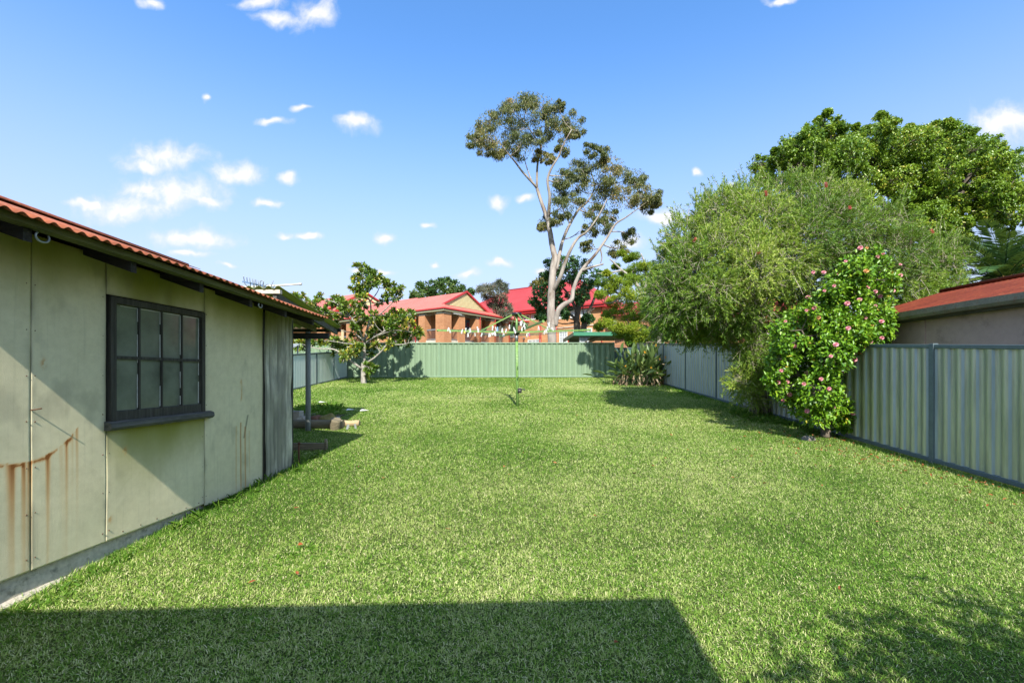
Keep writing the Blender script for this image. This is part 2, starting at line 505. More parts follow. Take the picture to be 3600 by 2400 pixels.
M['peg_white'] = paint('white_peg_plastic', (0.80, 0.80, 0.78), 0.4, 0.05)
M['peg_pink'] = paint('pink_peg_plastic', (0.75, 0.08, 0.35), 0.4, 0.05)
M['peg_yellow'] = paint('yellow_peg_plastic', (0.72, 0.62, 0.10), 0.4, 0.05)
M['peg_blue'] = paint('blue_peg_plastic', (0.28, 0.48, 0.72), 0.4, 0.05)
M['brick'] = brick('orange_brick', (0.38, 0.155, 0.07), (0.50, 0.235, 0.11), (0.50, 0.37, 0.25))
M['brick_tan'] = brick('tan_brick', (0.38, 0.165, 0.07), (0.54, 0.285, 0.135), (0.52, 0.38, 0.24))
def metal_roof(name, c, c2):
    n = Nodes(name)
    v = n.coord('UV')
    w = n.new('ShaderNodeTexWave'); w.wave_type = 'BANDS'; w.bands_direction = 'X'
    w.inputs['Scale'].default_value = 2.2
    n.L.new(v, w.inputs['Vector'])
    f = n.noise(n.coord(), 0.5, 5)
    n.color(n.mix(n.ramp(f, [(0.35, (0, 0, 0)), (0.7, (1, 1, 1))]), c, c2)); n.set(0.6, 0.0, 0.15)
    n.bump(w.outputs['Fac'], 0.12, 0.02)
    return n.mat
M['roof_red'] = metal_roof('red_metal_roof', (0.36, 0.047, 0.05), (0.41, 0.06, 0.062))
M['roof_pink'] = metal_roof('faded_red_metal_roof', (0.50, 0.145, 0.11), (0.56, 0.18, 0.14))
M['trim_red'] = paint('red_trim', (0.42, 0.03, 0.03), 0.4, 0.1)
M['cream'] = paint('cream_boards', (0.66, 0.60, 0.33), 0.55, 0.06, 2)
M['cream_dark'] = paint('cream_board_gap', (0.30, 0.27, 0.13), 0.7, 0.06, 2)
M['olive'] = paint('olive_fascia', (0.30, 0.29, 0.18), 0.6, 0.1)
M['white'] = paint('white_paint', (0.78, 0.78, 0.76), 0.5, 0.06)
M['cap'] = paint('cement_cap', (0.52, 0.48, 0.40), 0.9, 0.3, 5)
M['rail_dark'] = paint('dark_railing', (0.21, 0.105, 0.075), 0.5)
M['rail_grey'] = paint('grey_rail', (0.17, 0.18, 0.19), 0.5)
M['win'] = glass_mat('window_glass', (0.06, 0.07, 0.08), 0.08, 0.3)
M['win_pale'] = glass_mat('pale_reflecting_glass', (0.30, 0.33, 0.34), 0.1, 0.3)
M['blue'] = paint('blue_panel', (0.08, 0.16, 0.30), 0.5)
M['red_door'] = paint('red_door', (0.36, 0.035, 0.03), 0.45)
M['green_panel'] = paint('green_pinboard', (0.10, 0.16, 0.04), 0.7)
M['ceiling'] = paint('veranda_lining', (0.40, 0.37, 0.30), 0.7)
M['carport_green'] = paint('green_gutter', (0.04, 0.20, 0.11), 0.4)
M['carport_under'] = paint('zinc_underside', (0.26, 0.26, 0.25), 0.5, 0.2, 2, 0.3)
M['shed_wall'] = paint('mauve_brown_fibro', (0.47, 0.36, 0.29), 0.85, 0.12, 1.2, 0, (0.30, 0.23, 0.185), 0.2, 80)
M['shed_roof'] = paint('rusty_red_roof', (0.17, 0.033, 0.014), 0.8, 0.45, 3, 0.0, (0.27, 0.08, 0.03))
M['gutter'] = paint('rusted_gutter', (0.17, 0.16, 0.115), 0.6, 0.4, 5, 0.2, (0.20, 0.08, 0.03))
M['house_wall'] = paint('house_weatherboard', (0.6, 0.58, 0.52), 0.7, 0.05)
M['house_roof'] = paint('house_roof_tile', (0.25, 0.10, 0.07), 0.8, 0.2)
M['asphalt'] = paint('yard_asphalt', (0.06, 0.06, 0.06), 0.9)

# bark and leaves
M['bark_gum'] = bark('smooth_gum_bark', (0.20, 0.165, 0.14), (0.41, 0.365, 0.32), 2.2, 0.35, (0.13, 0.09, 0.065), 0.5)
M['bark_pale'] = bark('pale_grey_bark', (0.20, 0.18, 0.155), (0.42, 0.39, 0.34), 12, 0.5, None, 0.5)
M['bark_dark'] = bark('dark_bark', (0.06, 0.05, 0.04), (0.16, 0.13, 0.10), 6, 0.3)
M['bark_paper'] = bark('papery_bark', (0.09, 0.075, 0.055), (0.30, 0.26, 0.20), 9, 0.18, None, 1.0)
M['twig'] = paint('grey_dry_twig', (0.42, 0.37, 0.28), 0.8, 0.3, 4)
M['leaf_gum'] = leafmat('gum_leaf', [(0, (0.045, 0.065, 0.02)), (0.45, (0.10, 0.125, 0.03)), (0.8, (0.175, 0.165, 0.045)), (1, (0.24, 0.16, 0.05))], 0.4, 0.5, 0.22)
M['leaf_magnolia'] = leafmat('glossy_magnolia_leaf', [(0, (0.045, 0.11, 0.015)), (0.4, (0.11, 0.20, 0.02)), (0.72, (0.19, 0.27, 0.035)), (0.88, (0.27, 0.20, 0.08)), (1, (0.55, 0.48, 0.04))], 0.3, 0.5, 0.25)
M['leaf_fig'] = leafmat('dark_fig_leaf', [(0, (0.015, 0.045, 0.012)), (0.6, (0.03, 0.085, 0.018)), (1, (0.06, 0.13, 0.025))], 0.35, 0.5, 0.15)
M['leaf_feather'] = leafmat('feathery_yellow_green_leaf', [(0, (0.07, 0.13, 0.012)), (0.5, (0.14, 0.21, 0.015)), (1, (0.24, 0.27, 0.02))], 0.55, 0.3, 0.4)
M['leaf_big'] = leafmat('fresh_green_leaf', [(0, (0.055, 0.125, 0.012)), (0.5, (0.14, 0.24, 0.018)), (0.9, (0.23, 0.32, 0.03)), (1, (0.34, 0.32, 0.04))], 0.35, 0.5, 0.3)
M['leaf_brush'] = leafmat('bottlebrush_leaf', [(0, (0.045, 0.11, 0.014)), (0.5, (0.12, 0.215, 0.022)), (0.85, (0.23, 0.33, 0.035)), (1, (0.34, 0.40, 0.08))], 0.5, 0.35, 0.3)
M['leaf_camellia'] = leafmat('glossy_camellia_leaf', [(0, (0.04, 0.13, 0.01)), (0.5, (0.125, 0.265, 0.014)), (0.85, (0.24, 0.39, 0.022)), (0.94, (0.36, 0.40, 0.03)), (1, (0.48, 0.34, 0.05))], 0.36, 0.45, 0.22)
M['leaf_grey'] = leafmat('grey_green_needle', [(0, (0.05, 0.07, 0.05)), (0.6, (0.11, 0.13, 0.09)), (1, (0.19, 0.15, 0.10))], 0.6, 0.3, 0.2)
M['leaf_round'] = leafmat('umbrella_tree_leaf', [(0, (0.03, 0.08, 0.018)), (0.6, (0.06, 0.125, 0.025)), (1, (0.11, 0.16, 0.03))], 0.4, 0.4, 0.2)
M['leaf_olive'] = leafmat('olive_leaf', [(0, (0.10, 0.10, 0.02)), (1, (0.20, 0.17, 0.04))], 0.5, 0.3, 0.2)
M['leaf_palm'] = leafmat('palm_leaflet', [(0, (0.025, 0.07, 0.025)), (0.7, (0.075, 0.16, 0.05)), (1, (0.18, 0.27, 0.06))], 0.35, 0.5, 0.2)
M['leaf_strel'] = leafmat('paddle_leaf', [(0, (0.06, 0.12, 0.035)), (0.6, (0.14, 0.21, 0.065)), (1, (0.33, 0.38, 0.12))], 0.35, 0.5, 0.25)
M['leaf_dead'] = leafmat('dry_leaf', [(0, (0.13, 0.09, 0.05)), (0.6, (0.32, 0.25, 0.16)), (1, (0.48, 0.40, 0.28))], 0.8, 0.2, 0.15, (0.4, 0.3, 0.15))
M['litter'] = leafmat('fallen_red_brown_leaf', [(0, (0.16, 0.05, 0.02)), (0.6, (0.34, 0.10, 0.035)), (1, (0.50, 0.22, 0.10))], 0.7, 0.2, 0.1, (0.4, 0.15, 0.05))
M['weed'] = leafmat('bright_weed', [(0, (0.06, 0.17, 0.015)), (0.6, (0.12, 0.26, 0.025)), (1, (0.26, 0.36, 0.06))], 0.5, 0.3, 0.4)
M['grass'] = leafmat('grass_blade', [(0, (0.055, 0.15, 0.018)), (0.35, (0.155, 0.31, 0.038)), (0.62, (0.29, 0.44, 0.075)), (0.8, (0.51, 0.57, 0.20)), (1, (0.84, 0.79, 0.46))], 0.8, 0.06, 0.22)
def petal(name, a, b):
    n = Nodes(name); f = n.noise(n.coord(), 25, 3)
    n.color(n.ramp(f, [(0.35, a), (0.65, b)])); n.set(0.5, 0, 0.3); return n.mat
M['petal_pink'] = petal('pink_petal', (0.55, 0.11, 0.15), (0.74, 0.40, 0.42))
M['petal_orange'] = petal('fading_orange_petal', (0.55, 0.20, 0.05), (0.72, 0.45, 0.18))
M['petal_red'] = petal('red_petal', (0.45, 0.05, 0.06), (0.6, 0.15, 0.12))
M['strel_flower'] = petal('orange_crane_petal', (0.75, 0.25, 0.02), (0.85, 0.5, 0.03))

def ground_mat():
    n = Nodes('lawn_soil')
    v = n.coord()
    f = n.noise(v, 0.35, 5); g = n.noise(v, 35, 4, 0.7); h = n.noise(v, 160, 2, 0.7)
    c = n.ramp(g, [(0.3, (0.02, 0.04, 0.008)), (0.55, (0.045, 0.075, 0.016)), (0.75, (0.11, 0.125, 0.045))])
    c = n.mix(0.4, c, n.ramp(h, [(0.35, (0.03, 0.05, 0.01)), (0.65, (0.11, 0.13, 0.045))]))
    c = n.mix(n.ramp(f, [(0.4, (0, 0, 0)), (0.7, (0.4, 0.4, 0.4))]), c, (0.17, 0.19, 0.06))
    n.color(c); n.set(0.9, 0, 0.1); n.bump(h, 0.8, 0.02)
    return n.mat
M['ground'] = ground_mat()
M['soil'] = paint('bare_soil', (0.11, 0.085, 0.06), 0.95, 0.4, 8, 0, (0.05, 0.045, 0.03), 0.8, 40)

# ------------------------------------------------------------------ ground
def build_ground():
    xs = np.unique(np.concatenate([np.linspace(-600, -30, 8), np.linspace(-30, 30, 121), np.linspace(30, 600, 8)]))
    ys = np.unique(np.concatenate([np.linspace(-300, -10, 6), np.linspace(-10, 30, 161), np.linspace(30, 60, 16), np.linspace(60, 900, 8)]))
    X, Y = np.meshgrid(xs, ys, indexing='ij')
    Z = gz(X, Y)
    inner = (Y > 2) & (Y < 20) & (X > -7) & (X < 5)
    Z = Z + np.where(inner, (vnoise(X * .6 + 5, Y * .6 + 9, 3, 2) - .5) * 0.03, 0)
    V = np.stack([X, Y, Z], -1).reshape(-1, 3)
    o = np_mesh('ground', V, grid_faces(len(xs), len(ys)), M['ground'], smooth=True)
    tag(o, kind='structure')
    # a strip of bare garden bed beside the shed, and one under the fence shrubs
    def bed(name, pts, label, z=0.006):
        mb = MB(); 
        mb.poly([(x, y, G(y) + z + 0.012) for x, y in pts])
        o = mb.build(name, M['soil']); tag(o, kind='structure')
    bed('garden_bed', [(-5.6, 8.95), (-3.95, 8.95), (-3.55, 9.35), (-3.6, 9.75), (-4.4, 9.9), (-5.6, 9.8)], '')
build_ground()

def build_grass():
    parts_v, parts_f, parts_t = [], [], []
    base = 0
    def zone(y0, y1, dens, L0, W0, five):
        nonlocal base
        xl = -8.2; xr = 5.8
        n = int((xr - xl) * (y1 - y0) * dens)
        x = rng.uniform(xl, xr, n); y = rng.uniform(y0, y1, n)
        # keep only ground that is inside the yard and near enough to the view
        wallx = -3.13 + 0.067 * y
        ok = (x > np.where(y < 5.7, wallx - 0.02, -7.1)) & (x < 5.28 + 0.019 * y) & (np.abs(x) < 1.3 * y + 1.2)
        bedm = (x < -3.5) & (y > 8.95) & (y < 9.85) & (rng.random(n) < 0.8)
        ok &= ~bedm
        x, y = x[ok], y[ok]; n = len(x); wallx = wallx[ok]
        z = gz(x, y) + np.where((y > 2) & (y < 20) & (x > -7) & (x < 5), (vnoise(x * .6 + 5, y * .6 + 9, 3, 2) - .5) * 0.03, 0)
        patch = vnoise(x * 0.45 + 3, y * 0.45 + 1, 11, 3)
        clump = vnoise(x * 9, y * 9, 21, 2)
        fine = vnoise(x * 30, y * 30, 22, 2)
        edge = np.minimum(np.clip((x - np.where(y < 5.7, wallx, -7.1)) / 0.35, 0, 1), np.clip((5.28 + 0.019 * y - x) / 0.5, 0, 1))
        Lb = L0 * rng.uniform(0.6, 1.25, n) * (0.8 + 0.4 * clump) * (1 + 1.1 * (1 - edge))
        Wb = W0 * rng.uniform(0.6, 1.25, n)
        a = rng.uniform(0, 2 * np.pi, n)
        lean = np.clip(rng.normal(1.0, 0.36, n), 0.1, 1.5)
        d = np.stack([np.cos(a) * np.sin(lean), np.sin(a) * np.sin(lean), np.cos(lean)], 1)
        s = np.stack([-np.sin(a + rng.normal(0, .5, n)), np.cos(a), np.zeros(n)], 1)
        s /= np.linalg.norm(s, axis=1)[:, None]
        p = np.stack([x, y, z - 0.004 + rng.uniform(0, 0.014, n)], 1)
        dry = (vnoise(x * 0.8, y * 0.8, 31, 3) - .5) * 0.4 + (patch - .5) * 0.42
        # the back half of the lawn is thinner and drier, the strip by the shed and fences lusher
        dry += 0.06 * sstep(7, 12, y) * sstep(-3.5, -1, x) * (1 - sstep(17, 20, y)) - 0.16 * (1 - edge)
        t = 0.42 + dry + (fine - .5) * 0.55 + (clump - .5) * .25 + rng.normal(0, 0.17, n)
        straw = rng.random(n) < np.clip(0.17 + 0.45 * dry, 0.03, 0.5)
        t = np.where(straw, rng.uniform(0.75, 1.0, n), np.clip(t, 0, 0.82))
        down = np.array([0, 0, -1.0])
        if five:
            mid = p + d * (Lb * .55)[:, None]
            tip = p + d * Lb[:, None] + down * (Lb * rng.uniform(0.05, .3, n))[:, None]
            w1 = s * (Wb * .5)[:, None]; w2 = s * (Wb * .42)[:, None]
            V = np.stack([p - w1, p + w1, mid - w2, mid + w2, tip], 1).reshape(-1, 3)
            b = np.arange(n) * 5 + base
            F = np.concatenate([np.stack([b, b+1, b+3], 1), np.stack([b, b+3, b+2], 1), np.stack([b+2, b+3, b+4], 1)])
            k = 5
        else:
            w1 = s * (Wb * .5)[:, None]
            tip = p + d * Lb[:, None]
            V = np.stack([p - w1, p + w1, tip], 1).reshape(-1, 3)
            b = np.arange(n) * 3 + base
            F = np.stack([b, b+1, b+2], 1); k = 3
        parts_v.append(V); parts_f.append(F); parts_t.append(np.repeat(t, k)); base += n * k
    zone(1.2, 3.4, 24000, 0.024, 0.0034, True)
    zone(3.4, 5.5, 17000, 0.025, 0.0040, False)
    zone(5.5, 8.5, 11500, 0.028, 0.0054, False)
    zone(8.5, 13, 6200, 0.033, 0.0078, False)
    zone(13, 20.4, 3200, 0.038, 0.0118, False)
    o = np_mesh('grass', np.concatenate(parts_v), np.concatenate(parts_f), M['grass'], {'tint': np.concatenate(parts_t)})
    tag(o, 'short green lawn with pale dry blades covering the yard', 'grass', kind='stuff')
build_grass()

# ------------------------------------------------------------------ leaves and trees
def unit(a): return a / np.maximum(np.linalg.norm(a, axis=1), 1e-9)[:, None]
def leaf_arrays(pos, axis, nrm, L, W, fold=0.25, droop=0.0):
    n = len(pos)
    axis = unit(axis)
    side = unit(np.cross(nrm, axis)); nrm = np.cross(axis, side)
    L = np.broadcast_to(L, n)[:, None]; W = np.broadcast_to(W, n)[:, None]
    dn = np.array([0, 0, -1.0]) * droop * L
    f = nrm * fold * W
    v = np.stack([pos,
        pos + axis * L * .28 + side * W * .46 + f + dn * .1, pos + axis * L * .66 + side * W * .40 + f + dn * .45,
        pos + axis * L + dn,
        pos + axis * L * .66 - side * W * .40 + f + dn * .45, pos + axis * L * .28 - side * W * .46 + f + dn * .1], 1).reshape(-1, 3)
    b = np.arange(n) * 6
    F = np.concatenate([np.stack([b, b+1, b+2, b+3], 1), np.stack([b, b+3, b+4, b+5], 1)])
    return v, F
SUNV = -np.array(tuple(LD))
class Leaves:
    def __init__(s): s.V = []; s.F = []; s.T = []; s.b = 0
    def add4(s, pos, axis, nrm, L, W, tint):
        n = len(pos); axis = unit(axis); side = unit(np.cross(nrm, axis)); L = np.broadcast_to(L, n)[:, None]; W = np.broadcast_to(W, n)[:, None]
        v = np.stack([pos, pos + axis * L * .5 + side * W * .5, pos + axis * L, pos + axis * L * .5 - side * W * .5], 1).reshape(-1, 3)
        s.V.append(v); s.F.append((np.arange(n) * 4)[:, None] + np.arange(4)[None, :] + s.b)
        s.T.append(np.repeat(np.clip(np.broadcast_to(tint, n), 0, 1), 4)); s.b += len(v)
    def add(s, pos, axis, nrm, L, W, tint, fold=0.25, droop=0.0):
        v, f = leaf_arrays(pos, axis, nrm, L, W, fold, droop)
        s.V.append(v); s.F.append(f + s.b); s.T.append(np.repeat(np.clip(np.broadcast_to(tint, len(pos)), 0, 1), 6)); s.b += len(v)
    def build(s, name, mat, parent):
        return np_mesh(name, np.concatenate(s.V), np.concatenate(s.F), mat, {'tint': np.concatenate(s.T)}, parent=parent)
def ball(n, shell=0.5):
    d = unit(rng.normal(size=(n, 3)))
    return d, rng.random(n) ** (1 / 3) * (1 - shell) + shell * rng.uniform(0.82, 1.0, n)

def smooth_path(pts, k=4):
    pts = [Vector(p) for p in pts]
    if len(pts) < 3: return pts
    out = []
    for i in range(len(pts) - 1):
        p0 = pts[max(i-1, 0)]; p1 = pts[i]; p2 = pts[i+1]; p3 = pts[min(i+2, len(pts)-1)]
        for j in range(k):
            t = j / k
            out.append(0.5 * ((2*p1) + (p2-p0)*t + (2*p0-5*p1+4*p2-p3)*t*t + (3*p1-p0-3*p2+p3)*t*t*t))
    out.append(pts[-1]); return out

def build_tree(name, label, cat, to_world, limbs, clumps, leafmat_, barkmat, per, L, W, depth=1.0, leaf='spread', rpx=None,
               twigs=6, twig_r=0.012, group=None, droop=0.0, tint=(0.5, 0.2), shell=0.35, flat=0.8, whorl=None, base=None, sides=8, clump_tint=0.16, near=.62, sdk=.42, rs=1.0):
    """limbs: [(points [(px,py[,dy])], r0, r1)], clumps: [(px,py,rpx[,dy])] in a local photo frame; to_world(px,py,dy) -> Vector, rpx metres per unit"""
    root_loc = base
    root = empty(name, root_loc, 0, label, cat, group)
    off = Vector(root_loc)
    mb = MB(); nodes = []
    for k_, (pts, r0, r1) in enumerate(limbs):
        w = [to_world(*p) - off for p in pts]
        sp = smooth_path(w, 5)
        n = len(sp)
        rr = [(r0 + (r1 - r0) * (i / (n - 1))) * (rs if k_ else 1) for i in range(n)]
        mb.tube(sp, rr, sides, wob=0.06)
        nodes += [(q, r) for q, r in zip(sp, rr)]
    npos = np.array([tuple(q) for q, _ in nodes]); nr = np.array([r for _, r in nodes])
    lv = Leaves()
    for c in clumps:
        px, py, r = c[:3]
        dy = c[3] if len(c) > 3 else random.uniform(-depth, depth)
        ctr = np.array(tuple(to_world(px, py, dy) - off)); rad = r * rpx
        # limb to the clump from the nearest, lower part of the skeleton
        dd = np.linalg.norm(npos - ctr, axis=1) + np.maximum(npos[:, 2] - ctr[2] + 0.2 * rad, 0) * 2
        i = int(np.argmin(dd))
        a = Vector(npos[i]); b = Vector(ctr)
        ra = min(nr[i] * 0.6, twig_r * 2.2)
        midp = (a + b) / 2 + Vector((random.uniform(-.1, .1), random.uniform(-.1, .1), random.uniform(-.15, .05))) * (b - a).length
        sp = smooth_path([a, midp, b], 4)
        mb.tube(sp, [ra + (twig_r * 0.6 - ra) * k / (len(sp) - 1) for k in range(len(sp))], 5, cap=False)
        ends = []
        for t in range(twigs):
            d, q = ball(1, 0.6)
            e = ctr + d[0] * q[0] * rad * np.array([1, 1, flat])
            ends.append(e)
            s0 = Vector(ctr + (np.array(tuple(midp)) - ctr) * random.uniform(0, .5))
            m2 = (s0 + Vector(e)) / 2 + Vector((0, 0, random.uniform(-.1, .15) * rad))
            mb.tube([s0, m2, Vector(e)], [twig_r * .55, twig_r * .4, twig_r * .22], 3, cap=False)
        ct = rng.normal(0, clump_tint)
        if leaf == 'whorl':
            for e in ends:
                k = whorl
                ax = unit(rng.normal(size=(k, 3)) * 0.75 + (e - ctr) / max(rad, 1e-3) * 0.8 + np.array([0, 0, .35]))
                nn = unit(rng.normal(size=(k, 3)) * .5 + np.array([0, 0, .5]) + SUNV * .7)
                pos = e + ax * rng.uniform(-.03, .05, (k, 1))
                lv.add(pos, ax, nn, L * rng.uniform(.7, 1.2, k), W * rng.uniform(.8, 1.15, k), tint[0] + ct + rng.normal(0, tint[1], k), 0.3, droop)
        else:
            k = int(per)
            d, q = ball(k, shell)
            sub = np.array(ends)[rng.integers(0, len(ends), k)]
            pos = ctr + d * (q * rad)[:, None] * np.array([1, 1, flat])
            near_ = rng.random(k) < near
            sd = unit(rng.normal(size=(k, 3))) * (rng.random(k) ** .5 * rad * sdk)[:, None]
            pos = np.where(near_[:, None], sub + sd * np.array([1, 1, .8]), pos)
            if leaf == 'hang':
                ax = unit(np.array([0, 0, -1.0]) + rng.normal(size=(k, 3)) * 0.5 + d * .25); nn = unit(rng.normal(size=(k, 3)))
            else:
                ax = unit(d * .6 + rng.normal(size=(k, 3)) * .8 + np.array([0, 0, -.15])); nn = unit(rng.normal(size=(k, 3)) * .6 + np.array([0, 0, .4]) + d * .3 + SUNV * .75)
            lv.add(pos, ax, nn, L * rng.uniform(.65, 1.25, k), W * rng.uniform(.75, 1.2, k), tint[0] + ct + rng.normal(0, tint[1], k), 0.2, droop)
    mb.build('trunk', barkmat, root)
    lv.build('crown', leafmat_, root)
    return root

def frame(u0, v0, s, Y):
    """a zoomed piece of the photograph at depth Y: returns the map and metres per unit"""
    return (lambda x, y, dy=0.0: P(u0 + x / s, v0 + y / s, Y + dy)), (Y / FPX / s)

def T_gum():
    f, m = frame(1600, 320, 1.686, 30)
    limbs = [
        ([(572,1640),(575,1490),(568,1330),(572,1190),(580,1060),(590,990),(572,900),(560,820),(553,775)], 0.31, 0.14),
        ([(553,775),(530,710,.3),(505,640,.5),(485,575,.6)], 0.14, 0.10),
        ([(485,575,.6),(462,548,.3),(400,480,0),(355,420,-.4),(325,385,-.8),(260,300,-1)], 0.09, 0.025),
        ([(462,548,.3),(430,470,.9),(405,380,1.2)], 0.05, 0.02),
        ([(485,575,.6),(488,440,.8),(512,330,1),(528,260,1),(540,170,1.2)], 0.085, 0.025),
        ([(553,775),(557,690,-.4),(560,620,-.6),(548,530,-.8),(570,460,-.9),(612,390,-1),(640,320,-1.1),(690,230,-1)], 0.12, 0.025),
        ([(512,330,1),(450,240,.4),(400,170,.2)], 0.05, 0.02),
        ([(598,1060,.1),(622,950,.6),(640,880,.8),(680,790,1),(735,700,1.1),(785,655,1.2),(825,570,1.3),(800,460,1.2)], 0.14, 0.03),
        ([(735,700,1.1),(770,720,.6),(765,690,.5)], 0.05, 0.03),
        ([(574,1190),(620,1110,-.5),(650,1020,-.8),(690,930,-1),(730,870,-1),(785,830,-1.2),(850,740,-1.4),(900,640,-1.5)], 0.15, 0.03),
        ([(590,1390),(612,1300,-.3),(650,1262,-.4),(690,1236,-.5),(702,1170,-.5),(748,1065,-.6),(830,970,-.8),(900,870,-.9),(950,790,-1),(1010,750,-1.1),(1080,700,-1.2)], 0.19, 0.03),
        ([(748,1065,-.6),(790,1050,-.9),(830,1038,-1.1),(880,1025,-1.2)], 0.09, 0.05),
        ([(860,930,-.8),(870,985,-.8),(862,1020,-.8)], 0.05, 0.03),
        ([(680,790,1),(640,700,1.4),(620,620,1.6)], 0.05, 0.02),
        ([(640,880,.8),(700,860,1.2),(770,800,1.4)], 0.04, 0.02),
    ]
    cl = [(x, y, r * 1.24) for (x, y, r) in [(150,260,62),(120,290,45),(200,180,60),(220,300,80),(330,110,66),(290,220,80),(420,115,78),(420,220,80),(390,320,70),(520,95,62),(540,190,70),(600,150,66),(690,180,58),(725,240,36),(660,250,46),(640,345,34),(500,385,34),(480,290,60),(560,400,28),(180,340,46),(255,370,36),(330,340,50),(440,60,36),(330,80,36),(615,90,30),
          (800,350,40),(870,375,48),(730,460,64),(640,520,56),(800,450,64),(930,450,62),(620,600,52),(720,560,64),(850,560,76),(960,540,76),(1060,515,58),(900,640,76),(1000,630,66),(1100,610,62),(1170,625,46),(1140,690,36),(700,660,56),(625,690,62),(540,780,40),(820,720,56),(870,790,52),(800,820,40),(780,920,36),(600,760,36),(1190,660,30),(1040,860,42),(970,930,46),(1080,560,46),(690,500,44),(520,800,30),(920,740,40)]]
    build_tree('gum_tree', 'tall pale trunked gum tree rising behind the green fence', 'tree', f, limbs, cl, M['leaf_gum'], M['bark_gum'], 1250, .165, .045, 1.3, 'hang', m,
               twigs=7, twig_r=0.035, base=(f(572,1640).x, 30, G(30)), tint=(.48, .2), shell=.1, flat=.85, sides=10, near=.8, sdk=.36)
T_gum()

def T_magnolia():
    f, m = frame(800, 900, 3.136, 17.4)
    limbs = [
        ([(1500,1415),(1502,1330),(1500,1235),(1502,1180)], 0.125, 0.10),
        ([(1490,1250),(1440,1215,-.2),(1380,1170,-.3),(1280,1110,-.4),(1180,1030,-.5),(1000,1020,-.6),(880,990,-.6)], 0.075, 0.02),
        ([(1508,1200),(1560,1160,-.2),(1620,1120,-.3),(1700,1045,-.4),(1760,980,-.4),(1900,975,-.5),(1990,960,-.5)], 0.06, 0.02),
        ([(1502,1190),(1510,1080,.2),(1510,960,.3),(1540,800,.4),(1568,700,.4),(1580,600,.3),(1570,500,.2),(1510,390,.2),(1485,250,.2),(1500,160,.2)], 0.075, 0.018),
        ([(1580,690,.4),(1680,640,.2),(1780,550,0),(1850,480,-.1),(1925,430,-.1)], 0.045, 0.015),
        ([(1570,500,.2),(1650,400,.4),(1690,290,.5)], 0.035, 0.014),
        ([(1512,950,.3),(1440,800,-.1),(1350,660,-.2),(1250,570,-.2),(1180,510,-.2),(1050,480,-.1)], 0.05, 0.015),
        ([(1350,660,-.2),(1200,620,.2),(1100,610,.4),(900,580,.5),(840,520,.5),(790,450,.5)], 0.035, 0.012),
        ([(1515,960,.3),(1640,880,-.2),(1760,810,-.3),(1900,700,-.4),(1995,650,-.4)], 0.045, 0.014),
        ([(1640,880,-.2),(1850,820,-.5),(2050,840,-.6)], 0.03, 0.012),
        ([(1512,950,.3),(1400,850,.6),(1260,820,.7),(1120,700,.7)], 0.035, 0.013),
        ([(1510,1060,.2),(1400,980,-.3),(1290,960,-.5),(1100,930,-.6)], 0.04, 0.013),
        ([(1540,800,.4),(1600,720,.8),(1640,620,.9)], 0.03, 0.012),
        ([(1510,390,.2),(1440,330,.1),(1400,340,0)], 0.025, 0.012),
    ]
    cl = [(790,440),(770,470),(880,520),(960,560),(1040,480),(1050,620),(1180,500),(1250,545),(1120,680),(1000,600),(930,600),(1440,145),(1530,150),(1480,210),(1580,190),(1660,240),(1430,250),(1520,280),(1600,290),(1700,265),(1400,345),(1490,350),(1440,390),(1800,330),(1880,355),(1930,400),(1780,400),(1840,440),(1700,510),(1440,540),(1350,560),(1300,500),(1220,480),(1150,540),(1330,620),(1420,620),(1490,650),(1940,635),(2020,655),(1880,690),(1760,650),(1700,720),(1640,760),(1800,750),(1900,780),(2000,760),(2080,840),(2040,870),(1960,880),(1860,870),(1740,860),(1660,900),(1880,930),(1980,940),(1440,780),(1380,790),(1420,880),(1360,960),(1280,990),(1180,950),(1060,930),(980,940),(880,950),(780,970),(740,1000),(850,1000),(1220,1050),(1300,1090),(1380,1090),(1320,1030),(1400,1030),(1580,1060),(1555,980),(1650,1010),(1570,1230),(1600,1215),(1565,1285),(1620,840),(1820,820),(1180,700),(1240,640),(1550,720),(1600,660),(1720,790),(1930,720),(1850,640)]
    cl = [(x, y, random.uniform(42, 58)) for x, y in cl]
    cl += [(x + random.gauss(0, 60), y + random.gauss(0, 50), random.uniform(36, 50)) for x, y, r in cl if random.random() < .3]
    build_tree('magnolia_tree', 'small magnolia with glossy leaves and pale branching trunk before the green fence', 'tree', f, limbs, cl, M['leaf_magnolia'], M['bark_pale'], 0, .16, .064, .75, 'whorl', m,
               twigs=6, twig_r=0.02, base=(f(1500,1415).x, 17.4, G(17.4)), tint=(.52, .22), whorl=20, flat=.9, rs=.72)
T_magnolia()

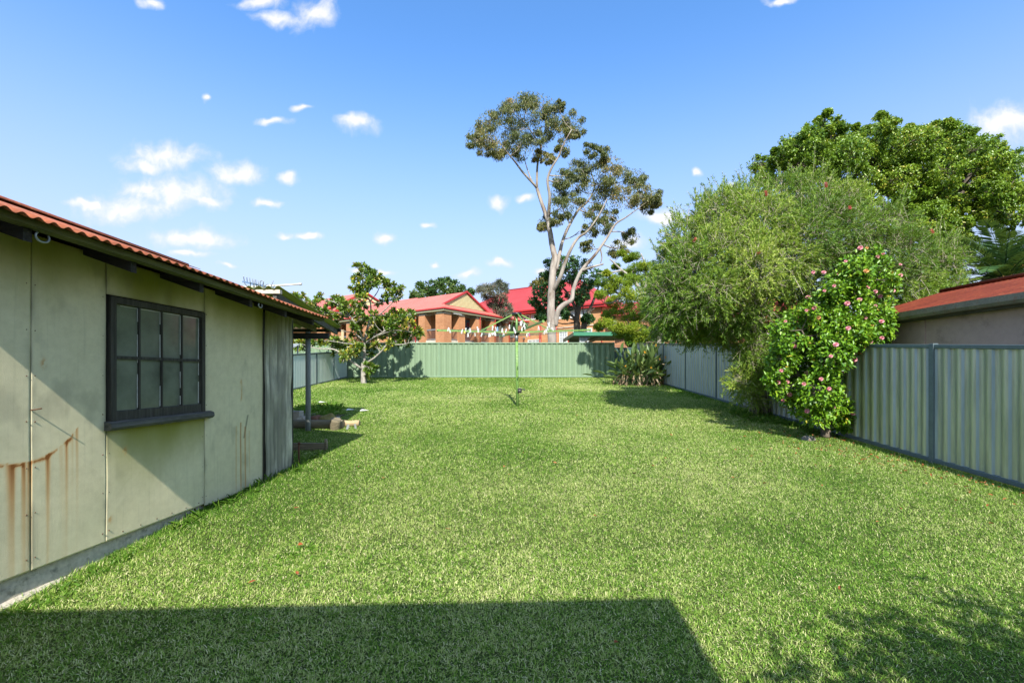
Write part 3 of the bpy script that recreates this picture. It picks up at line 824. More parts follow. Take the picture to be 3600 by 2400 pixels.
def T_others():
    # dark fig between the gum and the hall
    f, m = frame(1850, 950, 5.227, 38)
    limbs = [([(930,1420),(935,1050),(930,900),(960,700),(1040,600),(1080,420)], .34, .08), ([(930,1000),(870,860),(700,740),(500,600)], .15, .05), ([(940,800),(880,640),(760,420),(600,250)], .18, .05),
             ([(1060,1420),(1060,1000),(1130,800),(1200,650),(1330,300)], .30, .06), ([(960,700),(900,480),(820,200),(760,0)], .15, .05), ([(1130,820),(1060,840),(1040,650)], .09, .04), ([(1130,800),(1260,690)], .07, .03)]
    cl = [(210,380,110),(130,560,90),(230,640,110),(340,480,110),(350,300,110),(330,120,110),(430,60,110),(550,-20,120),(700,-40,130),(850,-60,130),(980,40,130),(700,110,120),(850,180,110),(1000,200,120),(1130,260,120),(1250,180,110),(1300,60,110),(280,760,90),(300,880,70),(230,850,60),(500,520,110),(620,620,110),(700,770,80),(760,700,80),(830,480,120),(950,420,120),(1050,500,110),(1100,380,110),(620,260,100),(560,400,90),(450,650,90),(720,850,60),(1140,860,80),(1110,940,75),(1190,890,60),(1060,910,50),(980,560,80),(500,220,110),(430,-120,110),(650,-180,120),(900,-200,120),(1100,-80,120)]
    build_tree('fig_tree', 'dark rounded fig tree between the gum trunk and the brick hall', 'tree', f, limbs, cl, M['leaf_fig'], M['bark_dark'], 330, .21, .11, 2.0, 'spread', m, twigs=9, twig_r=.035, base=(f(940,1420).x, 38, G(38)), tint=(.55, .22), shell=.2, near=.75, sdk=.34)
    # feathery yellow green tree beyond the corner of the fences
    f, m = frame(2000, 850, 3.0, 18.3)
    limbs = [([(960,1400),(960,1240),(940,1000),(900,860),(840,700),(800,520)], .14, .04), ([(940,1010),(820,900),(640,880),(520,930)], .09, .03), ([(900,860),(760,640),(560,560),(380,480)], .09, .03), ([(840,700),(700,420),(560,300),(430,180)], .08, .025), ([(940,1000),(1050,930),(1160,950)], .1, .04), ([(800,520),(820,300),(760,120)], .06, .02), ([(560,560),(460,640),(360,640)], .04, .02), ([(560,300),(420,330),(300,330)], .04, .015)]
    cl = [(350,420,70),(420,500,80),(330,560,60),(480,620,90),(560,700,100),(430,760,80),(380,850,80),(320,900,55),(480,880,90),(580,900,90),(520,960,70),(650,820,100),(700,700,110),(640,560,110),(760,560,110),(560,450,90),(480,400,70),(640,400,100),(760,400,110),(860,460,110),(900,620,110),(850,760,110),(720,920,90),(640,980,80),(760,1000,90),(860,960,90),(960,900,90),(600,330,70),(700,270,80),(500,260,45),(400,330,40),(620,180,50),(560,120,40),(700,150,60),(800,250,80),(1060,850,100),(1100,960,80),(1000,1010,70),(1180,900,90),(1250,980,80),(950,300,90)]
    build_tree('feathery_tree', 'yellow green feathery tree beyond the corner where the fences meet', 'tree', f, limbs, cl, M['leaf_feather'], M['bark_pale'], 1300, .10, .024, 1.0, 'spread', m, twigs=7, twig_r=.016, base=(f(960,1240).x, 18.3, G(18.3)), tint=(.5, .22), shell=.2, flat=.62)
    # dense shrub under it, behind the strelitzia
    f, m = frame(2100, 1100, 5.226, 23)
    cl = [(620,470,90),(720,430,90),(820,450,90),(700,540,80),(900,430,80),(560,540,50),(600,600,50),(800,560,80),(1000,500,80),(1150,560,70),(1400,520,90),(1550,480,90),(1700,500,90),(1850,480,90)]
    build_tree('hedge_shrub', 'dense dark green shrub behind the paddle leaved clump', 'shrub', f, [([(760,760),(760,560)], .1, .05)], cl, M['leaf_camellia'], M['bark_dark'], 420, .08, .045, .5, 'spread', m, twigs=4, twig_r=.015, base=(f(760,760).x, 23, G(23)), tint=(.35, .2))
    # distant umbrella shaped tree behind the school roof
    f, m = frame(1300, 900, 2.613, 75)
    cl = [(440,350,60),(500,290,62),(480,350,60),(580,270,60),(560,330,62),(650,245,56),(640,310,62),(700,235,50),(720,290,62),(780,270,56),(780,330,60),(840,320,52),(870,350,48),(900,370,40),(930,330,30),(420,380,50),(460,270,38),(540,360,60),(650,370,60),(760,380,60),(860,390,50)]
    build_tree('umbrella_tree', 'broad dark umbrella shaped tree behind the long pink roof', 'tree', f, [([(660,980),(660,520),(650,400),(600,330)], .55, .2), ([(660,450),(740,370),(800,320)], .25, .1)], cl, M['leaf_round'], M['bark_dark'], 340, .42, .2, 2.5, 'spread', m, twigs=4, twig_r=.07, base=(f(660,980).x, 75, 2.0), tint=(.5, .2), shell=.6)
    # grey green she oak between gable and hall
    f, m = frame(1500, 950, 5.6, 50)
    cl = [(1060,360,60),(1020,390,40),(1130,340,66),(1110,440,70),(1200,330,60),(1200,430,75),(1290,310,55),(1300,420,75),(1390,260,48),(1430,220,36),(1400,360,60),(1480,260,40),(1550,290,36),(1500,360,50),(1570,400,36),(1250,540,80),(1350,540,80),(1150,540,60),(1450,480,70),(1300,650,85),(1420,620,80),(1520,560,60),(1250,660,60),(1380,760,90),(1490,720,70),(1560,660,45),(1640,700,40),(1650,770,36),(1450,850,80),(1550,830,70),(1540,910,60),(1600,890,50),(1330,720,60),(1400,900,70)]
    build_tree('she_oak_tree', 'wispy grey green tree between the cream gable and the red hall roof', 'tree', f, [([(1430,1600),(1430,1000),(1400,760),(1350,560),(1300,380)], .3, .05), ([(1400,760),(1460,560),(1440,300)], .12, .03), ([(1420,800),(1540,700),(1640,720)], .08, .03)], cl, M['leaf_grey'], M['bark_dark'], 170, .42, .05, 1.2, 'spread', m, twigs=7, twig_r=.04, base=(f(1430,1600).x, 50, 2.0), tint=(.45, .28), shell=.1)
    # olive tree top behind the hall ridge
    f, m = frame(1850, 950, 5.227, 85)
    cl = [(170,270,80),(230,210,70),(280,250,80),(330,190,80),(400,240,80),(260,330,90)]
    build_tree('far_olive_tree', 'olive coloured tree top showing over the hall ridge', 'tree', f, [([(260,1420),(260,300)], .6, .2)], cl, M['leaf_olive'], M['bark_dark'], 260, .5, .2, 2.0, 'spread', m, twigs=4, twig_r=.06, base=(f(260,1420).x, 85, 2.0), tint=(.5, .25), shell=.6)
    # the big fresh green tree at right
    f, m = frame(2650, 380, 2.24, 18)
    limbs = [([(1400,2560),(1420,1700),(1440,1200),(1500,900),(1640,650),(1720,480)], .34, .05), ([(1440,1200),(1200,820),(1000,560),(900,360)], .17, .04), ([(1420,1300),(1000,900),(700,640),(450,480)], .15, .03), ([(1500,900),(1350,600),(1250,360)], .12, .03), ([(1500,950),(1750,850),(1950,700),(2060,560)], .13, .03), ([(1000,560),(1080,400),(1060,240)], .07, .02)]
    cl = [(70,500,62),(110,570,60),(230,350,56),(210,430,80),(330,290,70),(360,380,90),(480,160,70),(440,250,90),(620,130,60),(640,220,80),(700,160,36),(500,340,110),(620,320,110),(740,290,100),(850,240,90),(1000,130,74),(1060,140,60),(960,250,110),(1080,300,120),(1200,230,90),(1290,240,100),(1430,160,70),(1400,260,120),(1520,180,80),(1560,280,120),(1650,200,66),(1640,330,120),(1760,320,100),(1880,340,70),(1820,430,110),(1930,470,76),(1950,590,110),(2080,590,90),(2100,720,110),(1990,740,90),(1850,820,76),(1500,480,140),(1300,460,130),(1100,470,130),(920,440,130),(720,440,130),(520,470,120),(330,480,100),(1480,640,120),(1620,560,110),(1400,880,140),(1550,980,120),(1580,1140,76),(1560,760,90),(1250,620,90),(2128,850,80),(2000,870,66),(2260,620,150),(2320,800,150),(1900,900,60),(860,560,100),(1080,600,80)]
    cl = [(x, y, r * 1.16) for (x, y, r) in cl] + [(random.uniform(300, 1600), random.uniform(560, 900), random.uniform(80, 130), random.uniform(-1.5, 2.5)) for _ in range(26)] + [(random.uniform(1300, 1640), random.uniform(650, 1150), random.uniform(60, 100), random.uniform(-1, 2)) for _ in range(12)] + [(random.uniform(1150, 1620), random.uniform(650, 1250), random.uniform(60, 100), random.uniform(-1.5, 1.5)) for _ in range(26)] + [(random.uniform(250, 2050), random.uniform(270, 560), random.uniform(85, 130), random.uniform(-2.2, 2.2)) for _ in range(44)] + [(random.uniform(1750, 2050), random.uniform(560, 820), random.uniform(60, 90), random.uniform(-1.5, 1.5)) for _ in range(12)] + [(x + random.gauss(0, 70), y + random.gauss(0, 60), random.uniform(50, 90), random.uniform(-2.2, 2.2)) for (x, y, r) in cl if y > 260 for _ in range(1)] + [(x + random.gauss(0, 50), y + random.gauss(-r * .8, 20), random.uniform(22, 36)) for (x, y, r) in cl if y < 420]
    build_tree('shade_tree', 'big bright green shade tree above the bottlebrush and the red roofed shed', 'tree', f, limbs, cl, M['leaf_big'], M['bark_dark'], 1250, .088, .054, 1.7, 'spread', m, twigs=15, twig_r=.02, base=(f(1400,2560).x, 18, G(18)), tint=(.48, .22), shell=.0, near=.85, sdk=.28, droop=.15)
T_others()

def T_bottlebrush():
    Yb = 9.7
    base = Vector((5.28, Yb, G(Yb)))
    root = empty('bottlebrush_tree', base, 0, 'wide grey green bottlebrush tree with dry pale twigs hanging over the pale fence', 'tree')
    mb = MB()
    def w(u, v, dy=0): return P(u, v, Yb + dy) - base
    limbs = [([(2692,1475),(2672,1400),(2655,1290),(2662,1180),(2640,1110),(2594,1050),(2540,960)], .15, .05), ([(2662,1180),(2600,1150,.3),(2500,1130,.6),(2420,1100,.8)], .07, .025),
             ([(2640,1110),(2680,980,.4),(2740,860,.6),(2800,760,.6)], .07, .02), ([(2690,1440),(2740,1300,.3),(2790,1120,.4),(2880,960,.5),(2980,860,.5)], .09, .025), ([(2880,960,.5),(3060,930,.3),(3200,940,.2)], .05, .02),
             ([(2594,1050),(2480,980,-.3),(2360,960,-.4)], .05, .015), ([(2655,1290),(2600,1330,-.3),(2560,1350,-.4)], .03, .01)]
    nodes = []
    for pts, r0, r1 in limbs:
        sp = smooth_path([w(*p) for p in pts], 5); n = len(sp)
        rr = [r0 + (r1 - r0) * i / (n - 1) for i in range(n)]
        mb.tube(sp, rr, 9, wob=.12); nodes += sp
    # a buttressed foot
    for a in range(5):
        an = a * 1.26
        mb.tube([Vector((.05 * math.cos(an), .05 * math.sin(an), .45)), Vector((.1 * math.cos(an), .1 * math.sin(an), .2)), Vector((.2 * math.cos(an), .2 * math.sin(an), -.03))], [.06, .08, .05], 6, wob=.1)
    npos = np.array([tuple(q) for q in nodes])
    cl = [(2325,1010,70,.3),(2340,1100,60,-.2),(2370,930,80,.5),(2370,1050,100,-.5),(2420,850,95,.2),(2440,1090,105,.4),(2450,960,120,-.6),(2500,790,85,.8),(2560,760,110,.2),(2560,900,130,-.7),(2560,1060,100,.2),
          (2640,720,80,.9),(2680,800,120,-.4),(2700,930,130,-.6),(2760,700,95,.7),(2800,860,130,-.4),(2850,690,95,.9),(2880,800,120,.0),(2960,730,95,.8),(3000,830,120,.0),(3030,960,120,.2),(3110,800,95,.7),(3130,900,115,.0),(3160,1010,105,.2),(3230,930,90,.6),(3250,1020,75,.2),(3310,980,60,.5),(3200,1085,50,-.1),
          (2700,1060,85,.4),(2880,1000,110,.6),(2650,1270,50,-.3),(2600,1340,34,-.5),(2690,1330,55,.4),(2640,1390,34,-.4),(2690,1210,60,.5),(2500,1140,70,.8),(2400,1150,45,.7),(2780,1010,80,.2),(2620,1150,50,.7),(2520,1020,60,-1.3),(2650,950,80,-1.3),(2780,1150,70,.9),(2840,1250,70,.9),(2600,1200,50,.5),(2640,1290,56,.5),(2560,1170,55,.4),(2450,1165,48,.3),(2330,1140,45,.4),(2700,1150,64,.3),(2620,1370,38,-.2),(2740,1210,64,.4),(2760,1330,56,.4),(2800,1400,46,.4),(2650,1230,50,-.4),(2690,1290,40,-.3),(2560,1110,60,-.6),(2380,1110,55,-.7),(2470,1060,70,-1.0),(2640,1080,60,-.8),(2330,1040,50,-.5),(2380,890,50,.6),(2600,720,40,.8),(2480,740,36,.8),(2540,730,30,.8),(3330,920,48,.3),(3340,1000,42,.1),(3290,1050,40,-.1),(3300,880,50,.6),(3240,1080,40,-.3)]
    lv = Leaves(); tw = MB()
    for (u, v, r, dy) in cl:
        c = np.array(tuple(w(u, v, dy))); rad = r * Yb / FPX
        i = int(np.argmin(np.linalg.norm(npos - c, axis=1)))
        a = Vector(npos[i]); b = Vector(c)
        mid = (a + b) / 2 + Vector((random.uniform(-.08, .08), random.uniform(-.08, .08), .08)) * (b - a).length
        sp = smooth_path([a, mid, b], 3)
        mb.tube(sp, [.022 - .012 * k / (len(sp) - 1) for k in range(len(sp))], 5, cap=False)
        ntw = int(330 * (rad / .6) ** 2) + 16
        d, q = ball(ntw, .3)
        ct = rng.normal(0, .17)
        for j in range(ntw):
            p0 = c + d[j] * q[j] * rad * np.array([1, 1, .85]) * .86
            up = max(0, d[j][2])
            dr = d[j] * .75 + rng.normal(size=3) * .45 + np.array([0, 0, -.25 if d[j][2] < .4 else .4])
            dr /= np.linalg.norm(dr)
            ln = random.uniform(.14, .34)
            p1 = p0 + dr * ln * .6; p2 = p1 + (dr + np.array([0, 0, -.45 if random.random() < .75 else .2])) * ln * .5
            dry = random.random() < .15
            if dry or random.random() < .35:
                tw.tube([p0 - dr * .1, p1, p2], [.0055, .0045, .003] if dry else [.004, .003, .002], 3, cap=False)
                if dry:
                    for _ in range(2):
                        e = p1 + rng.normal(size=3) * .10; tw.tube([p1 - dr * .04, e], [.0035, .002], 3, cap=False)
            k = 8 if dry else 30
            t = rng.random(k)
            pos = np.where((t < .5)[:, None], p0 + (p1 - p0) * (t * 2)[:, None], p1 + (p2 - p1) * (t * 2 - 1)[:, None])
            ax = unit(dr + rng.normal(size=(k, 3)) * .65)
            nn = unit(rng.normal(size=(k, 3)) * .8 + np.array([0, 0, .3]) + d[j] * .5 + SUNV * .6)
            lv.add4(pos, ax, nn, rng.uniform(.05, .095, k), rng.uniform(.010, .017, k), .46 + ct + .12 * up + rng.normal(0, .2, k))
    for (u, v, r, dy) in cl:
        if v > 960: continue
        for _ in range(9):
            a = random.uniform(-2.6, -.5)
            p = np.array(tuple(w(u + r * .9 * math.cos(a), v + r * .85 * math.sin(a), dy + random.uniform(-.3, .3))))
            dr = np.array([math.cos(a) * .5 + random.gauss(0, .25), random.gauss(0, .3), .9]); dr /= np.linalg.norm(dr)
            ln = random.uniform(.25, .6)
            tw.tube([p - dr * .2, p + dr * ln], [.005, .002], 3, cap=False)
            k = 60; t = rng.random((k, 1))
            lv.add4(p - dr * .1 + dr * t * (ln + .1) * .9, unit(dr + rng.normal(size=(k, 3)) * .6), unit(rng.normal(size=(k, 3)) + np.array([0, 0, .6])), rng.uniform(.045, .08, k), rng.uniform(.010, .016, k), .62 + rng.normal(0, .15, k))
    mb.build('trunk', M['bark_paper'], root)
    tw.build('dry_twigs', M['twig'], root)
    lv.build('crown', M['leaf_brush'], root)
    # a few red brushes
    f0 = None
    for (u, v, dy) in [(2437,852,-1.0),(2530,1034,-1.0),(2660,894,-1.5),(2905,660,-.6),(2990,735,-.8),(3282,820,-.5),(2694,690,-.8)]:
        if f0 is None:
            bm = MB()
            for k in range(60):
                z = k / 60 * .10; a = k * 2.4
                bm.tube([(0, 0, z), (.03 * math.cos(a), .03 * math.sin(a), z + .012)], [.0025, .002], 3, cap=False)
            f0 = bm.build('flower', M['petal_red'], root); o = f0
        else:
            o = f0.copy(); col.objects.link(o); o.parent = root
        o.location = w(u, v, dy); o.rotation_euler = (random.uniform(-1, 1), random.uniform(-1, 1), 0)
T_bottlebrush()

def T_camellia():
    Yc = 7.4
    base = Vector((5.06, Yc, G(Yc)))
    root = empty('camellia_bush', base, 0, 'tall glossy camellia bush covered in pink flowers in front of the fence', 'shrub')
    def w(x, y, dy=0): return P(2600 + x / 1.742, 850 + y / 1.742, Yc + dy) - base
    mb = MB(); nodes = []
    limbs = [([(530,1195),(525,1120),(500,1060,.0),(440,1000,.1),(380,880,.1),(330,720,.1)], .075, .02), ([(528,1130),(560,1000,.1),(540,800,.1),(560,600,.1),(640,400,.1),(760,200,.1)], .06, .012), ([(560,1000,.1),(660,900,0),(740,760,0),(800,600,.1)], .04, .012), ([(530,1120),(600,1070,-.1),(720,1040,-.1),(840,1040,-.1)], .035, .01), ([(540,800,.1),(440,660,-.1),(380,540,-.1)], .03, .01)]
    for pts, r0, r1 in limbs:
        sp = smooth_path([w(*p) for p in pts], 5); n = len(sp)
        mb.tube(sp, [r0 + (r1 - r0) * i / (n - 1) for i in range(n)], 8, wob=.08); nodes += sp
    npos = np.array([tuple(q) for q in nodes])
    cl = [(800,110,60),(860,150,60),(720,190,80),(880,260,70),(620,270,90),(780,320,100),(520,400,100),(680,440,110),(840,450,70),(380,500,100),(300,600,95),(500,600,120),(680,640,110),(830,620,70),(260,720,90),(400,740,120),(560,780,120),(720,780,100),(820,760,60),(330,880,100),(480,910,110),(640,930,110),(780,930,80),(870,940,50),(290,950,50),(600,1040,70),(720,1040,70),(850,1030,46),(420,1000,60),(200,790,40),(190,840,30),(900,1080,26),(930,945,30),(480,480,80),(600,520,90),(700,560,80),(960,940,22),(700,1110,50),(560,700,100), (760,550,70), (880,370,50), (600,360,80), (700,280,80),(880,560,40),(600,1095,56),(680,1115,56),(430,1062,50),(780,1100,48),(360,1020,50),(560,1070,50),(500,1085,36),(240,900,50),(210,860,40)]
    lv = Leaves()
    cl += [(x + r * math.cos(a), y + r * math.sin(a), random.uniform(22, 40)) for (x, y, r) in cl for a in (random.uniform(0, 6.28), random.uniform(0, 6.28)) if r > 60]
    depths = []
    for (x, y, r) in cl:
        dy = random.uniform(-.45, .35)
        depths.append((x, y, r, dy))
        c = np.array(tuple(w(x, y, dy))); rad = r / 1.742 * Yc / FPX * 1.10
        i = int(np.argmin(np.linalg.norm(npos - c, axis=1)))
        a = Vector(npos[i]); b = Vector(c)
        mb.tube(smooth_path([a, (a + b) / 2 + Vector((0, 0, -.03)), b], 3), [.011 - .001 * k for k in range(7)], 4, cap=False)
        k = int(560 * (rad / .25) ** 2.1) + 50
        d, q = ball(k, .3)
        nt = max(4, k // 45)
        e, eq = ball(nt, .7)
        ends = c + e * eq[:, None] * rad
        for s in ends: mb.tube([b, (b + Vector(s)) / 2 + Vector((0, 0, .02)), Vector(s)], [.005, .004, .0025], 3, cap=False)
        pos = np.where((rng.random(k) < .5)[:, None], ends[rng.integers(0, nt, k)] + unit(rng.normal(size=(k, 3))) * (rng.random(k) * .09)[:, None], c + d * (q * rad)[:, None])
        ax = unit(d * .7 + rng.normal(size=(k, 3)) * .7)
        nn = unit(rng.normal(size=(k, 3)) * .55 + d * .4 + np.array([0, 0, .3]) + SUNV * .8)
        lv.add(pos, ax, nn, rng.uniform(.05, .085, k), rng.uniform(.03, .045, k), .48 + rng.normal(0, .08) + rng.normal(0, .19, k), .22, .1)
    mb.build('trunk', M['bark_dark'], root)
    lv.build('crown', M['leaf_camellia'], root)
    # flowers: ruffled rosettes
    def rosette(mat):
        b = MB()
        for ring, (n, r, h, tilt) in enumerate(((8, .042, 0, .25), (7, .032, .010, .6), (5, .020, .018, 1.0))):
            for k in range(n):
                a = 2 * math.pi * (k + ring * .5) / n; ca, sa = math.cos(a), math.sin(a)
                wd = r * .62
                def pt(rr, s, z): return (ca * rr - sa * s, sa * rr + ca * s, z)
                cz = math.sin(tilt) * r; cr = math.cos(tilt) * r
                b.add([pt(.004, -wd * .25, h), pt(.004, wd * .25, h), pt(cr * .7, wd * .6, h + cz * .65), pt(cr, wd * .4, h + cz * 1.05), pt(cr * 1.04, 0, h + cz * .93), pt(cr, -wd * .4, h + cz * 1.05), pt(cr * .7, -wd * .6, h + cz * .65)], [(0, 1, 2, 3, 4, 5, 6)], 0, True)
        return b
    protos = {}
    sp = [(740,38),(780,38),(876,78),(906,102),(846,92),(985,140),(985,205),(918,228),(776,180),(612,195),(452,188),(370,222),(516,188),(580,270),(520,300),(736,285),(786,280),(832,305),(862,335),(912,318),(938,300),(735,355),(660,378),(672,400),(832,392),(886,390),(420,340),(625,388),(456,405),(484,466),(410,420),(465,440),(770,465),(666,530),(280,488),(530,545),(590,630),(812,515),(870,488),(815,580),(872,588),(800,610),(935,552),(650,678),(700,686),(706,722),(740,676),(706,650),(474,772),(412,804),(318,795),(314,822),(256,788),(236,860),(294,858),(450,902),(548,900),(632,792),(655,776),(798,796),(780,836),(820,815),(814,882),(768,905),(395,870),(308,936),(268,970),(380,1010),(386,1030),(414,1036),(575,1012),(596,1046),(694,1052),(748,1080),(842,1022),(880,1062),(892,1096),(866,970),(850,965),(158,720),(650,120),(560,700),(340,640),(430,560),(720,960),(500,840)]
    sp = [q for i, q in enumerate(sp) if i % 4 != 3]
    for i, (x, y) in enumerate(sp):
        kind = 'petal_orange' if (x, y) in [(776,180),(918,228),(625,388),(484,466),(530,545),(812,515),(740,676),(780,38),(748,1080)] else 'petal_pink'
        if kind not in protos:
            o = rosette(M[kind]).build('flower', M[kind], root); protos[kind] = o
        else:
            o = protos[kind].copy(); col.objects.link(o); o.parent = root
        if kind == 'petal_orange': o['label'] = 'fading orange brown flower'
        p = w(x, y, 0)
        # sit the flower on the front of the foliage along its line of sight
        best = .3
        for (cx_, cy_, r, dy) in depths:
            d2 = (x - cx_) ** 2 + (y - cy_) ** 2
            if d2 < r * r * 1.1: best = min(best, dy - math.sqrt(max(r * r * 1.15 - d2, 0)) / 1.742 * Yc / FPX * 1.08 - .045)
        o.location = w(x, y, best)
        dirv = Vector((-.75 + random.uniform(-.5, .4), -1, .35 + random.uniform(-.4, .5))).normalized()
        o.rotation_euler = dirv.to_track_quat('Z', 'Y').to_euler()
        s = random.uniform(.55, .95); o.scale = (s, s, s)
T_camellia()

def T_strelitzia():
    Ys = 16.9
    base = Vector(((2262 - CX) / FPX * Ys, Ys, G(Ys)))
    root = empty('strelitzia_clump', base, 0, 'clump of long paddle leaves with orange flowers and dead growth at its foot', 'plant')
    lv = Leaves(); dl = Leaves(); st = MB(); dst = MB()
    def paddle(p, d, L, W, lv_, t, bend):
        """a long leaf as a strip of overlapping leaf pieces"""
        d = np.array(d) / np.linalg.norm(d)
        n = unit(np.array([np.cross(d, np.cross([0, 0, 1], d)) + rng.normal(size=3) * .25]))
        lv_.add(np.array([p]), np.array([d]), n, np.array([L]), np.array([W]), np.array([t]), .35, bend)
    for i in range(300):
        a = random.uniform(0, 2 * math.pi); tl = 1.35 * random.random() ** .8
        dx = math.sin(tl) * math.cos(a); dyy = math.sin(tl) * math.sin(a); dz = math.cos(tl)
        foot = np.array([random.gauss(0, .42), random.gauss(0, .3), random.uniform(0, .1)])
        S = random.uniform(.45, .98) * (1.12 if tl < .5 else 1.0)
        p1 = foot + np.array([dx * .6, dyy * .6, dz]) * S
        st.tube([foot, (foot + p1) / 2 + np.array([0, 0, .03]), p1], [.012, .011, .008], 4, cap=False)
        L = random.uniform(.38, .66)
        paddle(p1, (dx * 1.1 + random.gauss(0, .15), dyy * 1.1 + random.gauss(0, .15), dz * .95), L, random.uniform(.10, .16), lv, random.gauss(.5, .22), .12 if tl > .5 else .03)
    for i in range(230):
        a = random.uniform(0, 2 * math.pi); r = random.uniform(.2, 1.05)
        p = np.array([r * math.cos(a) * 1.05, r * math.sin(a) * .6, random.uniform(.1, .62) * (1.15 - r * .5)])
        d = np.array([math.cos(a) * random.uniform(.1, .8), math.sin(a) * .5, random.uniform(-1.4, -.2)]) + rng.normal(size=3) * .3
        paddle(p, d, random.uniform(.2, .48), random.uniform(.03, .08), dl, random.gauss(.5, .25), .2)
    for i in range(26):
        a = random.uniform(0, 2 * math.pi); p = np.array([random.gauss(0, .5), random.gauss(-.2, .25), random.uniform(.6, 1.2)])
        paddle(p, (math.cos(a), math.sin(a), .3), .14, .06, dl, .75, .1)
    st.build('stalks', M['leaf_strel'], root)
    lv.build('leaves', M['leaf_strel'], root)
    dl.build('dead_leaves', M['leaf_dead'], root)
    pr = None
    for (x, y, dy) in [(870,735,-.7),(1145,855,-.7),(980,1015,-.75),(520,1000,-.5),(1250,830,-.5),(480,1160,-.6),(1080,610,-.5),(1360,1040,-.3)]:
        if pr is None:
            b = MB()
            for k in range(6):
                an = k * .35 - .8
                b.add([(0, 0, 0), (.02, .012, .04), (math.sin(an) * .12, .0, math.cos(an) * .12 + .02), (-.02, -.012, .04)], [(0, 1, 2, 3)])
            b.tube([(-.02, 0, 0), (.12, 0, .01)], [.014, .003], 5)
            pr = b.build('flower', M['strel_flower'], root); o = pr
        else:
            o = pr.copy(); col.objects.link(o); o.parent = root
        o.location = P(2100 + x / 5.226, 1100 + y / 5.226, Ys + dy) - base; o.rotation_euler = (0, 0, random.uniform(-2, 2)); o.scale = (.65, .65, .65)
T_strelitzia()

def T_palm():
    Yp = 15.0
    base = Vector(((3530 - CX) / FPX * Yp, Yp, G(Yp)))
    crown = P(3530, 985, Yp) - base
    root = empty('date_palm', base, 0, 'date palm with arching dark fronds behind the red roofed shed', 'palm')
    mb = MB(); mb.tube([(0, 0, -.05), (.03, 0, crown.z * .5), crown], [.24, .2, .2], 12, wob=.1)
    mb.build('trunk', M['bark_dark'], root)
    pr = []
    for i in range(38):
        a = i * 2.399 + .3; el = 1.35 - 1.5 * ((i + .5) / 38)
        Lf = random.uniform(1.9, 2.5)
        lv = Leaves(); rb = MB()
        pts = []
        n = 16; p = Vector(crown); e = el
        for k in range(n + 1):
            pts.append(Vector(p))
            p = p + Vector((math.cos(a) * math.cos(e), math.sin(a) * math.cos(e), math.sin(e))) * (Lf / n)
            e -= .085 * (k / n + .25)
        rb.tube(pts, [.022 - .018 * k / n for k in range(n + 1)], 4)
        sd = np.array([-math.sin(a), math.cos(a), 0])
        K = 58
        for s in (-1, 1):
            t = np.linspace(.1, .99, K) * n; i0 = np.minimum(t.astype(int), n - 1); fr = (t - i0)[:, None]
            P0 = np.array([tuple(q) for q in pts]); pos = P0[i0] * (1 - fr) + P0[i0 + 1] * fr
            tg = unit(P0[i0 + 1] - P0[i0])
            ax = unit(tg * .75 + sd * s * 1.0 + rng.normal(size=(K, 3)) * .08 + np.array([0, 0, .05]))
            nn = unit(np.cross(ax, tg) * s + np.array([0, 0, .2]))
            ll = .42 * np.sin(np.pi * np.clip(np.linspace(.12, .97, K), 0, 1)) ** .6 + .06
            lv.add(pos, ax, nn, ll, .042, .45 + rng.normal(0, .2, K), .15, .12)
        o = lv.build('frond', M['leaf_palm'], root)
        rbo = rb.build('rib', M['leaf_palm'], o)
    # fruit stalks glowing yellow in the heart
    b = MB()
    for k in range(40):
        a = random.uniform(0, 6.28); r = random.uniform(.2, .55)
        b.tube([crown, crown + Vector((math.cos(a) * r, math.sin(a) * r, random.uniform(-.1, .5)))], [.012, .02], 4)
    b.build('fruit_stalks', M['petal_orange'], root)
T_palm()

